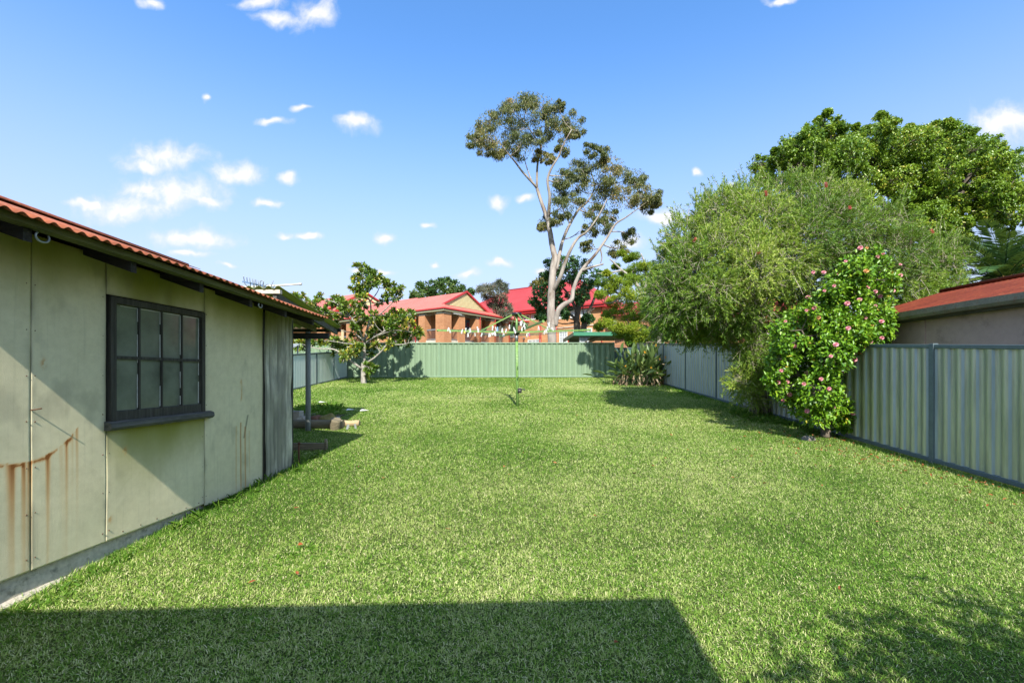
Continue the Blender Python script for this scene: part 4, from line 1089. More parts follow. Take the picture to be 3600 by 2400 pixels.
# ------------------------------------------------------------------ fences
def fence(name, label, pts, h, mats, period, prof, sky_sheen=None):
    """pts: [(x,y)] post positions; prof: [(fraction of period, depth)] sheet profile"""
    sheet, rail, postm = mats
    root = empty(name, (pts[0][0], pts[0][1], G(pts[0][1])), 0, label, 'fence')
    off = Vector(root.location)
    for i in range(len(pts) - 1):
        a = Vector((*pts[i], 0)); b = Vector((*pts[i+1], 0)); t = (b - a); Ln = t.length; t.normalize(); nrm = Vector((-t.y, t.x, 0))
        za, zb = G(a.y), G(b.y)
        za += .035; zb += .035
        prf = []
        k0 = 0; s = .0
        while s < Ln:
            for fr, d in prof:
                q = s + fr * period
                if q < Ln: prf.append((q, d))
            s += period
        prf.append((Ln, prof[0][1]))
        nz = 6
        V = np.array([[[*(a + t * q + nrm * d - Vector((off.x, off.y, 0)))[:2], za + (zb - za) * q / Ln + h * k / (nz - 1) - off.z] for k in range(nz)] for q, d in prf]).reshape(-1, 3)
        po = np_mesh('panel', V, grid_faces(len(prf), nz), [sheet, sky_sheen or sheet], parent=root)
        if sky_sheen:  # rising rib slopes take the painted sky reflection
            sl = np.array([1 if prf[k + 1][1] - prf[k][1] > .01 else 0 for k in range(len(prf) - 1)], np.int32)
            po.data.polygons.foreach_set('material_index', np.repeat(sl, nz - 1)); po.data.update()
        A = a - off; B = b - off
        A.z = za - off.z; B.z = zb - off.z
        up = Vector((0, 0, 1))
        dm = [d for _, d in prof]; dc = (max(dm) + min(dm)) / 2; dw = max(dm) - min(dm) + .022; sh = Vector((nrm.x, nrm.y, 0)) * dc
        MB().bar(A + sh + up * h, B + sh + up * h, dw, .05).build('top_rail', rail, root, .006)
        MB().bar(A + sh + up * .02, B + sh + up * .02, dw, .055).build('bottom_rail', rail, root, .006)
    for (x, y) in pts:
        z = G(y) - off.z
        w = .034
        m = MB(); m.box(x - off.x - w - .012, x - off.x + w - .012 if name == 'pale_side_fence' else x - off.x + w, y - off.y - w, y - off.y + w, z - .1, z + h + .07)
        m.build('post', postm, root, .005)
    return root
RIB = [(0, 0), (.36, 0), (.42, .028), (.46, .028), (.52, 0), (.58, 0), (.64, .028), (.68, .028), (.74, 0)]
bx = lambda u: ((u - CX) / FPX * 20.1)
fence('green_fence', 'pale green sheet metal fence across the back of the yard', [(bx(980), 20.0), (bx(1056), 20.0), (bx(1222), 20.02), (bx(1379), 20.05), (bx(1545), 20.08), (bx(1711), 20.1), (bx(1874), 20.12), (bx(2039), 20.14), (bx(2158), 20.15)], 1.5,
      (M['fence_green'], M['fence_green_rail'], M['fence_green_rail']), .235, [(0, 0), (.40, 0), (.42, -.038), (.50, -.038), (.52, 0), (.60, 0), (.62, -.038), (.70, -.038), (.72, 0)])
TRAP = [(0, 0), (.44, 0), (.50, .026), (.93, .026)]
rx = lambda y: 5.29 + 0.0175 * y
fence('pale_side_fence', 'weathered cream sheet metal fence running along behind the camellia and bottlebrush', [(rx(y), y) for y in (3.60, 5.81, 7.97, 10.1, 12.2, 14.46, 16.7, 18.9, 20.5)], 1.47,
      (M['fence_right'], M['steel_rail'], M['steel_rail']), .174, TRAP, M['sky_sheen'])
fence('grey_side_fence', 'low blue grey ribbed metal fence beyond the lean-to post', [(-7.02, 10.2), (-7.05, 12.4), (-7.09, 14.6), (-7.14, 16.6), (-7.19, 18.3), (-7.22, 19.85)], 1.13, (M['fence_left'], M['steel_rail'], M['steel_rail']), .13, [(0, 0), (.2, 0), (.45, -.03), (.6, -.03), (.85, 0)])
fence('teal_fence', 'short dark teal metal fence in the far corner beside the paddle leaved clump', [(bx(2166), 20.35), (bx(2198), 20.55), (5.6, 20.8)], 1.28, (M['fence_teal'], M['steel_rail'], M['steel_rail']), .17, [(0, 0), (.7, 0), (.78, -.02), (.9, -.02)])

def picket():
    root = empty('picket_fence', (bx(2160) * 1.2, 24, G(24)), 0, 'black spear topped picket fence past the teal fence', 'fence')
    m = MB(); L = 4.2
    for k in range(38):
        x = k * .11; m.tube([(x, 0, 0), (x, 0, 1.75), (x, 0, 1.86)], [.012, .012, .002], 5)
    m.build('pickets', M['rail_dark'], root)
    
    for z in (1.5, .2): MB().box(-.02, L, -.015, .015, z, z + .04).build('rail', M['rail_dark'], root)
picket()

# ------------------------------------------------------------------ the fibro shed
TH = -math.atan(0.067)
shed = empty('fibro_shed', (-3.13, 0, 0), TH, 'old fibro shed with rust stained wall, eight pane window and rusty corrugated roof', 'shed')
def ze(y): return 2.46 - 0.04 * y
SB, SX0, SX1, SY0, SY1 = 0.35, -4.0, 0.0, 1.84, 5.66
def wall_sheet(name, y0, y1, z0, z1f, res, corr=None, mat=None, xoff=0.0):
    ny = max(2, int((y1 - y0) / res)); nz = max(2, int((z1f(y0) - z0) / res))
    ys = np.linspace(y0, y1, ny); tt = np.linspace(0, 1, nz)
    Yg, Tg = np.meshgrid(ys, tt, indexing='ij')
    top = np.array([z1f(q) for q in ys])[:, None]
    Zg = z0 + (top - z0) * Tg
    X = np.full_like(Yg, xoff)
    if corr: X = X + .011 * np.sin(Yg / .076 * 2 * np.pi) * (.75 + .5 * vnoise(Yg * 4, Zg * 2, 8, 2)) + (vnoise(Yg * 3, Zg * 3, 5, 2) - .5) * .03
    else: X = X + (vnoise(Yg * 2.5 + 7, Zg * 2.5, 6, 2) - .5) * .008
    # ring of rust with runs below it
    cy, cz, rr = 2.74, 1.41, .40
    d = np.hypot(Yg - cy, Zg - cz)
    zr = cz - np.sqrt(np.maximum(rr ** 2 - (Yg - cy) ** 2, 0)); inr = np.abs(Yg - cy) < rr * .86
    nmid = vnoise(Yg * 30, Zg * 12, 15, 3)
    ring = np.exp(-((d - rr - (nmid - .5) * .03) / .011) ** 2) * (Zg < cz - .1) * sstep(.42, .62, nmid) * 1.0 * inr
    col1 = vnoise(Yg * 26, Zg * .4, 17, 2); col2 = vnoise(Yg * 70, Zg * .5, 18, 1)
    drop = zr - Zg
    lenv = .10 + .75 * col1 ** 2
    run = inr * (drop > -.01) * np.exp(-np.maximum(drop, 0) / lenv) * sstep(.46, .66, col1 * .65 + col2 * .35) * 1.0
    rust = np.clip(ring + run, 0, 1)
    # thin runs on the fourth sheet
    for yy, zt, zb_, s in ((4.66, 1.02, .40, .5), (4.73, 1.05, .38, 1.0), (4.80, 1.0, .36, .9), (4.87, .95, .5, .35)):
        rust = np.maximum(rust, s * np.exp(-((Yg - yy - (vnoise(Zg * 6, Zg * 0 + yy * 9, 3, 1) - .5) * .01) / .008) ** 2) * (Zg < zt) * sstep(zb_ - .2, zb_ + .1, Zg))
    rust = np.maximum(rust, .8 * np.exp(-((Yg - 4.735) / .014) ** 2) * sstep(1.25, 1.28, Zg) * (Zg < 1.5) * sstep(.4, .7, vnoise(Yg * 40, Zg * 9, 23, 2)))
    for yy, zz in ((4.735, 1.45), (3.42, .98), (3.3, .5), (2.86, 1.62)):
        rust = np.maximum(rust, .7 * np.exp(-(((Yg - yy) / .016) ** 2 + ((Zg - zz) / .03) ** 2)) * (vnoise(Yg * 60, Zg * 40, 9, 2) > .4))
    # algae under the eave, in uneven tongues
    tongue = vnoise(Yg * 3.1, Zg * .8, 41, 3)
    alg = sstep(-.5, .05, (Zg - top) + (tongue - .45) * .5) * 1.0
    dirt = np.zeros_like(Yg)
    for sy in (2.79, 3.27, 4.22, 5.11):
        dirt = np.maximum(dirt, .75 * np.exp(-np.abs(Yg - sy) / .018) * sstep(.35, .75, vnoise(Yg * 12, Zg * 3.5, 51, 3)))
    dirt = np.maximum(dirt, .25 * sstep(.62, .8, vnoise(Yg * 5, Zg * 3, 52, 4)))
    dirt = np.maximum(dirt, .8 * (np.exp(-((Yg - 4.80 - (Zg - .95) * .25) / .012) ** 2) * (Zg > .88) * (Zg < 1.12)))
    if corr: dirt = np.clip(.75 * sstep(.2, -.6, np.sin(Yg / .076 * 2 * np.pi)) * sstep(.3, .6, vnoise(Yg * 9, Zg * 1.2, 61, 3)) + .7 * sstep(.5, .7, vnoise(Yg * 5, Zg * 1.1 + 3, 62, 3)), 0, .85)  # valleys darkened along the rib phase so ribs show, plus random patches
    V = np.stack([X, Yg, Zg], -1).reshape(-1, 3)
    o = np_mesh(name, V, grid_faces(ny, nz), mat or M['fibro'], {'rust': rust.ravel(), 'algae': alg.ravel(), 'dirt': dirt.ravel()}, smooth=True, parent=shed)
    md = o.modifiers.new('solid', 'SOLIDIFY'); md.thickness = .003; md.offset = 0
    return o
topf = lambda y: ze(y) + .06
wall_sheet('wall_sheet', SY0, 2.788, SB, topf, .011)
wall_sheet('wall_sheet', 2.792, 3.268, SB, topf, .008)
wall_sheet('wall_sheet', 3.272, 4.218, 2.125, topf, .012)
wall_sheet('wall_sheet', 3.272, 4.218, SB, lambda y: 1.15, .011)
wall_sheet('wall_sheet', 4.222, 5.105, .33, topf, .010)
wall_sheet('corrugated_sheet', 5.115, 5.655, .30, lambda y: topf(y) - .03, .009, True, M['galv'], .012)['label'] = 'rusty grey corrugated iron sheet at the shed corner'
def shed_rest():
    m = MB()                                          # framing behind the sheets, the other walls
    m.box(-.07, -.04, SY0, SY1, .3, 2.16, 0)
    m.box(SX0, -.05, SY1 - .06, SY1 - .02, .3, 2.2, 0); m.box(SX0, -.05, SY0 + .02, SY0 + .06, .3, 2.3, 0); m.box(SX0, SX0 + .04, SY0, SY1, .3, 2.2, 0)
    for (y0, y1) in ((SY0 + .02, SY0 + .06), (SY1 - .06, SY1 - .02)):
        m.slab([(SX0, y0, 2.2), (-.05, y0, 2.2), (-.05, y0, ze(y0) + .12), (-1.45, y0, ze(y0) + .62), (SX0, y0, ze(y0) + .1)], (0, y1 - y0, 0))
    m.build('wall_frame', M['dark'], shed)
    m = MB()                                          # nail heads along the seams
    for sy in (2.79, 3.27, 4.22):
        for k in range(7):
            z = .42 + k * .28
            for s in (-.025, .022):
                if 3.2 < sy + s < 4.24 and 1.1 < z < 2.15 and not (sy < 3.3 and s < 0) and not (sy > 4 and s > 0): continue
                m.tube([(0.0, sy + s, z + random.uniform(-.01, .01)), (.004, sy + s, z)], [.0028, .003], 6)
    for k in range(6): m.tube([(0, 3.4 + k * .15, .38), (.0055, 3.4 + k * .15, .38)], [.0036, .004], 6)
    m.build('nail_heads', M['rust'], shed)
    m = MB(); m.box(-.004, .012, 5.098, 5.122, .3, 2.24); m.box(-.03, .022, 5.648, 5.69, .3, 2.22); m.build('cover_strip', M['old_wood_z'], shed)
    # concrete base with a step
    n = 60; m = MB()
    ys = [SY0 - .1 + (SY1 + .1 - SY0) * i / n for i in range(n + 1)]
    vs = []
    for y in ys:
        e = lambda a: random.uniform(-a, a)
        vs += [(-.03 + e(.003), y, SB + .005), (-.02 + e(.004), y, SB - .13 + e(.006)), (.012 + e(.006), y, SB - .15 + e(.006)), (.02 + e(.005), y, -.05), (-4.0, y, -.05), (-4.0, y, SB)]
    fs = []
    for i in range(n):
        for k in range(6):
            fs.append((i*6+k, i*6+(k+1) % 6, (i+1)*6+(k+1) % 6, (i+1)*6+k))
    m.add(vs, fs); m.build('concrete_base', M['concrete'], shed)
    # roof: two corrugated slopes
    xe, xr, slope = .46, -1.42, .352
    def slopef(name, xa, xb, sgn, mat):
        ya, yb = SY0 - .06, 5.74
        ny = int((yb - ya) / .0095); nx = 14
        ys = np.linspace(ya, yb, ny); xs = np.linspace(xa, xb, nx)
        Yg, Xg = np.meshgrid(ys, xs, indexing='ij')
        Zr = 2.46 - .04 * Yg + slope * np.where(sgn > 0, xe - Xg, (xe - xr) - (xr - Xg))
        sag = .012 * np.sin(Yg * 2.1) * (np.abs(Xg - xr) / 2)
        Zg = Zr + .0095 * np.sin(Yg / .076 * 2 * np.pi) + sag + .022
        V = np.stack([Xg, Yg, Zg], -1).reshape(-1, 3)
        o = np_mesh(name, V, grid_faces(ny, nx), mat, smooth=True, parent=shed)
        md = o.modifiers.new('solid', 'SOLIDIFY'); md.thickness = .003
        return o
    slopef('roof', xe, xr, 1, M['roof_rust']); slopef('roof', xr - 2.6, xr, -1, M['roof_rust'])
    m = MB()
    zr = lambda y: ze(y) + slope * (xe - xr) + .05
    m.tube([(xr, SY0 - .07, zr(SY0)), (xr, 5.75, zr(5.75))], .03, 8)
    m.slab([(xr - .18, SY0 - .07, zr(SY0) - .055), (xr, SY0 - .07, zr(SY0)), (xr, 5.75, zr(5.75)), (xr - .18, 5.75, zr(5.75) - .055)], (0, 0, .006))
    m.slab([(xr + .18, SY0 - .07, zr(SY0) - .055), (xr, SY0 - .07, zr(SY0) + .002), (xr, 5.75, zr(5.75) + .002), (xr + .18, 5.75, zr(5.75) - .055)], (0, 0, .006))
    m.build('ridge_cap', M['roof_rust'], shed)
    b = MB(); b.bar((.37, SY0 - .05, ze(SY0) + .0), (.37, 5.72, ze(5.72) + .0), .075, .038); b.build('eave_batten', M['eave_batten'], shed)
    for x in (-.3, -1.0):
        b = MB(); b.bar((x, SY0, ze(SY0) + slope * (xe - x) - .012), (x, 5.7, ze(5.7) + slope * (xe - x) - .012), .07, .035); b.build('eave_batten', M['old_wood_y'], shed)
    for y in (1.9, 2.49, 3.13, 3.75, 4.38, 4.97, 5.56):
        r = MB(); z = ze(y) - .058
        r.slab([(.345, y - .022, z - .036), (.345, y - .022, z + .036), (-1.4, y - .022, z + .036 + slope * 1.745), (-1.4, y - .022, z - .036 + slope * 1.745)], (0, .044, 0))
        r.build('rafter', M['old_wood_x'], shed)
    # hooks
    for y, z, s in ((2.55, ze(2.55) - .05, .035), (4.5, ze(4.5) - .055, .028)):
        h = MB(); pts = [(.36, y + s * math.sin(a) , z - s * math.cos(a) * .8) for a in np.linspace(-2.4, 2.2, 12)]
        h.tube(pts, .006, 6); h.build('hook', M['galv_clean'], shed)
    h = MB(); h.tube([(0, 2.79, 1.33), (.03, 2.80, 1.335), (.05, 2.81, 1.34)], .004, 5); h.build('hook', M['rust'], shed)
    # the window
    wy0, wy1, wz0, wz1 = 3.285, 4.205, 1.205, 2.115
    f = MB()
    f.box(-.03, .026, wy0, wy0 + .045, wz0, wz1); f.box(-.03, .026, wy1 - .04, wy1, wz0, wz1)
    f.box(-.03, .022, wy0 + .045, wy1 - .04, wz1 - .048, wz1)
    f.box(-.03, .018, wy0 + .045, wy1 - .04, wz0, wz0 + .075)
    win = f.build('window', M['old_wood_z'], shed, .004)
    gy0, gy1, gz0, gz1 = wy0 + .045, wy1 - .04, wz0 + .075, wz1 - .048
    cw = (gy1 - gy0) / 4; ch = (gz1 - gz0) / 2
    for c in range(4):
        for r in range(2):
            p = MB(); t = random.uniform(-.0012, .0012)
            y0 = gy0 + c * cw; z0 = gz0 + r * ch
            p.add([(-.012 + t, y0, z0), (-.012 - t, y0 + cw, z0), (-.010 - t, y0 + cw, z0 + ch), (-.010 + t, y0, z0 + ch)], [(0, 1, 2, 3)])
            po = p.build('pane', M['pane'], win)
            md = po.modifiers.new('solid', 'SOLIDIFY'); md.thickness = .003
    mu = MB()
    for c in range(1, 4): mu.box(-.016, .008, gy0 + c * cw - .007, gy0 + c * cw + .007, gz0, gz1)
    for c in range(4): mu.box(-.015, .009, gy0 + c * cw + (.010 if c else 0), gy0 + (c + 1) * cw - (.010 if c < 3 else 0), gz0 + ch - .012, gz0 + ch + .012)
    mu.build('glazing_bars', M['old_wood_z'], win)
    pu = MB()                                         # flakes of white paint and putty round each pane
    for c in range(4):
        for r in range(2):
            y0 = gy0 + c * cw + .0085; y1 = gy0 + (c + 1) * cw - .0085; z0 = gz0 + r * ch + .010; z1 = z0 + ch - .02
            def run(a, b, vert, frac):
                s = a
                while s < b:
                    l = random.uniform(.02, .16); e = min(s + l, b)
                    if random.random() < frac:
                        w = random.uniform(.003, .006)
                        if vert[0] == 'y': pu.box(-.0085, -.003, vert[1] - w / 2, vert[1] + w / 2, s, e)
                        else: pu.box(-.0085, -.003, s, e, vert[1] - w / 2, vert[1] + w / 2)
                    s = e + .0006
            run(z0, z1, ('y', y1), .9 if r else .5); run(z0, z1, ('y', y0), .1 if r else .05)
            run(y0, y1, ('z', z1), .8 if r else .2); run(y0, y1, ('z', z0), .3 if r else .1)
    pu.build('flaking_paint', M['putty'], win)
    s = MB()
    yy = np.linspace(wy0 - .03, wy1 + .07, 24); vs = []; fs = []
    for y in yy:
        j = random.uniform(-.003, .003)
        vs += [(-.02, y, 1.212), (.028, y, 1.208), (.055 + j, y, 1.196), (.06 + j, y, 1.165 + j), (.045, y, 1.145 + j), (-.02, y, 1.145)]
    for i in range(len(yy) - 1):
        for k in range(6): fs.append((i*6+k, i*6+(k+1) % 6, (i+1)*6+(k+1) % 6, (i+1)*6+k))
    fs += [tuple(range(6))[::-1], tuple(len(vs) - 6 + k for k in range(6))]
    s.add(vs, fs); s.build('sill', M['old_wood_y'], win)
shed_rest()

# ------------------------------------------------------------------ lean-to behind the shed
def lean_to():
    root = empty('lean_to', (-3.58, 8.0, G(8.0)), 0, 'open lean-to with mossy corrugated roof on a grey timber post', 'lean-to')
    o = Vector(root.location)
    A = Vector((-2.96, 5.82, 2.64)) - o; B = Vector((-3.31, 8.9, 2.44)) - o
    nx = 420; ny = 10; Wd = 3.6
    xs = np.linspace(0, Wd, nx); ts = np.linspace(0, 1, ny)
    Xg, Tg = np.meshgrid(xs, ts, indexing='ij')
    V = np.stack([A.x + (B.x - A.x) * Tg - Xg, A.y + (B.y - A.y) * Tg, A.z + (B.z - A.z) * Tg + .019 * np.sin(Xg / .125 * 2 * np.pi) + .02], -1).reshape(-1, 3)
    r = np_mesh('roof', V, grid_faces(nx, ny), leafmat('mossy_fibreglass_sheet', [(0, (.26, .30, .12)), (1, (.26, .30, .12))], .6, .2, .4, (.34, .42, .10)), smooth=True, parent=root)
    md = r.modifiers.new('solid', 'SOLIDIFY'); md.thickness = .003
    m = MB(); px = -3.585 - o.x
    m.tube([(px, 0, -.3), (px + .003, 0, .8), (px, .0, 2.27 + .02 - o.z)], [.045, .043, .043], 10, wob=.04); m.build('post', M['post_wood'], root)
    m = MB(); m.bar((-6.6 - o.x, -.07, 2.215 - o.z), (-3.19 - o.x, -.07, 2.215 - o.z), .05, .10); m.build('beam', M['old_wood_x'], root)
    m = MB(); m.bar((A.x - .1, A.y + .05, A.z - .075), (B.x - .1, B.y - .05, B.z - .075), .045, .09); m.build('rafter', M['old_wood_y'], root)
    m = MB(); m.bar((-4.0 - o.x, -1.7, 2.72 - o.z), (-3.48 - o.x, .06, 2.36 - o.z), .05, .11); m.build('rafter', M['pale_wood'], root)
    m = MB(); m.bar((B.x - Wd, B.y - .06, B.z - .04), (B.x - .02, B.y - .06, B.z - .04), .045, .06); m.build('batten', M['old_wood_x'], root)
    m = MB(); m.bar((A.x - Wd, A.y + .05, A.z - .03), (A.x - .02, A.y + .05, A.z - .03), .06, .05); m.build('batten', M['cap'], root)
    for dx in (1.6, 3.3):
        m = MB(); m.tube([(px - dx, .9 * .7, -.3), (px - dx, .6, 2.3 - o.z)], .045, 8); m.build('post', M['post_wood'], root)
lean_to()

def antenna():
    Ya = 6.3
    root = empty('tv_antenna', P(960, 1005, Ya), 0, 'fallen television antenna on a white mast lying across the lean-to roof', 'antenna')
    o = Vector(root.location)
    q = lambda x, y, d=0: P(800 + x / 3.136, 900 + y / 3.136, Ya + d) - o
    m = MB(); m.tube([q(60, 345), q(230, 343), q(232, 342), q(620, 322), q(800, 308)], [.018, .018, .013, .013, .012], 8); m.tube([q(792, 309), q(818, 307)], [.018, .018], 8)
    m.build('mast', paint('chalky_white_pipe', (.62, .6, .55), .6, .15, 8), root)
    m = MB(); m.bar(q(165, 282, -.1), q(500, 352, -.05), .014, .02); m.build('boom', M['blue'], root)
    m = MB()
    for i, (xa, ya, xb, yb) in enumerate([(176,222,186,285),(212,232,218,300),(243,240,258,360),(276,250,286,365),(293,258,302,420),(310,258,318,350),(335,268,350,410),(352,290,372,440),(505,272,440,440),(515,315,488,440),(180,290,225,345),(398,280,385,330)]):
        m.tube([q(xa, ya, -.15), q((xa+xb)/2, (ya+yb)/2, -.1), q(xb, yb, -.05)], .005, 5)
    m.tube([q(360, 420, -.1), q(358, 290, -.1), q(366, 274, -.1), q(382, 272, -.1), q(394, 285, -.1), q(396, 400, -.1)], .006, 5)
    m.tube([q(400, 415, -.1), q(405, 330, -.1), q(440, 312, -.1), q(490, 318, -.1)], .006, 5)
    m.build('elements', M['galv_clean'], root)
antenna()

# ------------------------------------------------------------------ garden bits beside the lean-to
def z5(x, y, Y): return P(850 + x / 3.484, 1250 + y / 3.484, Y)
def lognew(name, label, a, b, r, mat, cat='log', n=9):
    a, b = Vector(a), Vector(b); root = (a + b) / 2; m = MB()
    pts = [a + (b - a) * k / 6 - root + Vector((0, 0, random.uniform(-.006, .006))) for k in range(7)]
    m.tube(pts, [r * random.uniform(.93, 1.05) for _ in range(7)], n, wob=.04)
    o = m.build(name, mat); o.location = root
    return tag(o, label, cat)
lognew('garden_log', 'long grey log edging the bed behind the lean-to post', (-5.3, 8.3, G(8.3) + .07), (-3.06, 8.25, G(8.25) + .07), .085, M['log_wood'])
lognew('garden_log', 'short pale log in the sun past the end of the long grey log', (-3.2, 8.4, G(8.4) + .06), (-2.82, 8.42, G(8.42) + .06), .06, M['log_pale'])
lognew('log_stump', 'dark short stump at the end of the long grey log', (-3.16, 8.12, G(8.1) - .05), (-3.12, 8.06, G(8.1) + .2), .09, M['log_wood'], 'stump')
def block():
    m = MB(); m.box(-.33, .0, -.1, .1, 0, .22); m.box(-.31, -.19, -.06, .06, .2, .222, 1); m.box(-.14, -.02, -.06, .06, .2, .222, 1)
    o = m.build('concrete_block', [M['concrete'], M['dark']], None, .008); o.location = ((1060 - CX) / FPX * 8.9, 8.9, G(8.9)); tag(o, 'grey concrete block on the grass behind the long log', 'block')
    def rock(name, label, loc, sx, sy, sz, mat, cat='rock'):
        bm = bmesh.new(); bmesh.ops.create_icosphere(bm, subdivisions=3, radius=1)
        for v in bm.verts:
            k = 1 + .22 * math.sin(v.co.x * 4 + loc[0] * 9) * math.cos(v.co.y * 5) + random.uniform(-.04, .04)
            v.co = Vector((v.co.x * sx * k, v.co.y * sy * k, max(v.co.z, -.3) * sz * k))
        me = bpy.data.meshes.new(name); bm.to_mesh(me); bm.free(); me.materials.append(mat)
        o = link(name, me); o.location = loc; return tag(o, label, cat)
    mossy = paint('mossy_stone', (.24, .21, .08), .95, .4, 9, 0, (.12, .13, .04), .6, 30)
    rock('garden_rock', 'yellow mossy rock behind the end of the long log', (-3.42, 8.5, G(8.5) + .08), .17, .12, .14, mossy)
    rock('garden_rock', 'small reddish rock next to the yellow mossy rock', (-3.66, 8.52, G(8.5) + .1), .11, .1, .1, paint('red_stone', (.22, .12, .08), .95, .4, 9))
    rock('garden_rock', 'dark rock between the concrete block and the post', (-3.92, 8.5, G(8.5) + .1), .09, .09, .09, M['concrete'])
    rock('garden_rock', 'pale grey stone at the foot of the camellia trunk', (4.72, 7.25, G(7.25) + .0), .10, .08, .07, paint('dull_stone', (.20, .19, .17), .95, .3, 9))
    m = MB(); m.box(-.44, .44, -.09, .09, -.02, .06); o = m.build('flat_stone', M['concrete'], None, .01); o.location = (-3.55, 8.62, G(8.6) + .08); o.scale = (.6, 1, 1); tag(o, 'flat grey stone slab lying behind the long log', 'stone')
    m = MB(); m.bar((-.75, 0, .05), (.02, .02, .05), .045, .12); o = m.build('edging_board', M['log_wood'], None, .004); o.location = ((1135 - CX) / FPX * 6.54, 6.54, G(6.54)); tag(o, 'low weathered edging board in the shade of the lean-to', 'board')
    m = MB(); m.tube([(0, 0, -.1), (.005, 0, .08), (0, 0, .165)], [.024, .024, .022], 10, wob=.04); o = m.build('timber_peg', M['log_wood']); o.location = ((1146 - CX) / FPX * 6.56, 6.56, G(6.56)); tag(o, 'short round timber peg at the end of the edging board', 'peg')
    m = MB(); m.tube([(0, 0, -.1), (0, 0, .27)], .012, 8); m.tube([(0, 0, .25), (0, 0, .275)], .017, 8); o = m.build('steel_stake', M['rust']); o.location = ((1051 - CX) / FPX * 5.85, 5.85, G(5.85)); tag(o, 'rusty steel stake standing by the shed corner', 'stake')
    for i, (x, y, r) in enumerate([(-2.95, 8.12, .5), (-2.8, 8.16, -.4)]):
        m = MB(); m.box(-.02, .02, -.006, .006, -.02, .1); o = m.build('wood_chip', M['post_wood']); o.location = (x, y, G(y)); o.rotation_euler = (0, r * .6, r)
        tag(o, ['grey wood offcut leaning beside the dark stump', 'grey wood offcut standing under the pale log'][i], 'offcut')
    # white paper scraps
    for i, (x, y, Y, lab) in enumerate([(980, 545, 11.6, 'white scrap of litter on the lawn behind the post'), (1500, 688, 10.2, 'white scrap on the lawn at the tip of the lean-to shadow'), (1330, 670, 10.3, 'white scrap in the lean-to shadow')]):
        p = z5(x, y, Y); m = MB(); m.add([(-.09, -.03, 0), (.08, -.04, .015), (.1, .03, .01), (-.07, .04, .03)], [(0, 1, 2, 3)]); o = m.build('paper_scrap', M['white']); o.location = (p.x, p.y, G(p.y) + .03); tag(o, lab, 'litter')
        md = o.modifiers.new('solid', 'SOLIDIFY'); md.thickness = .003
block()

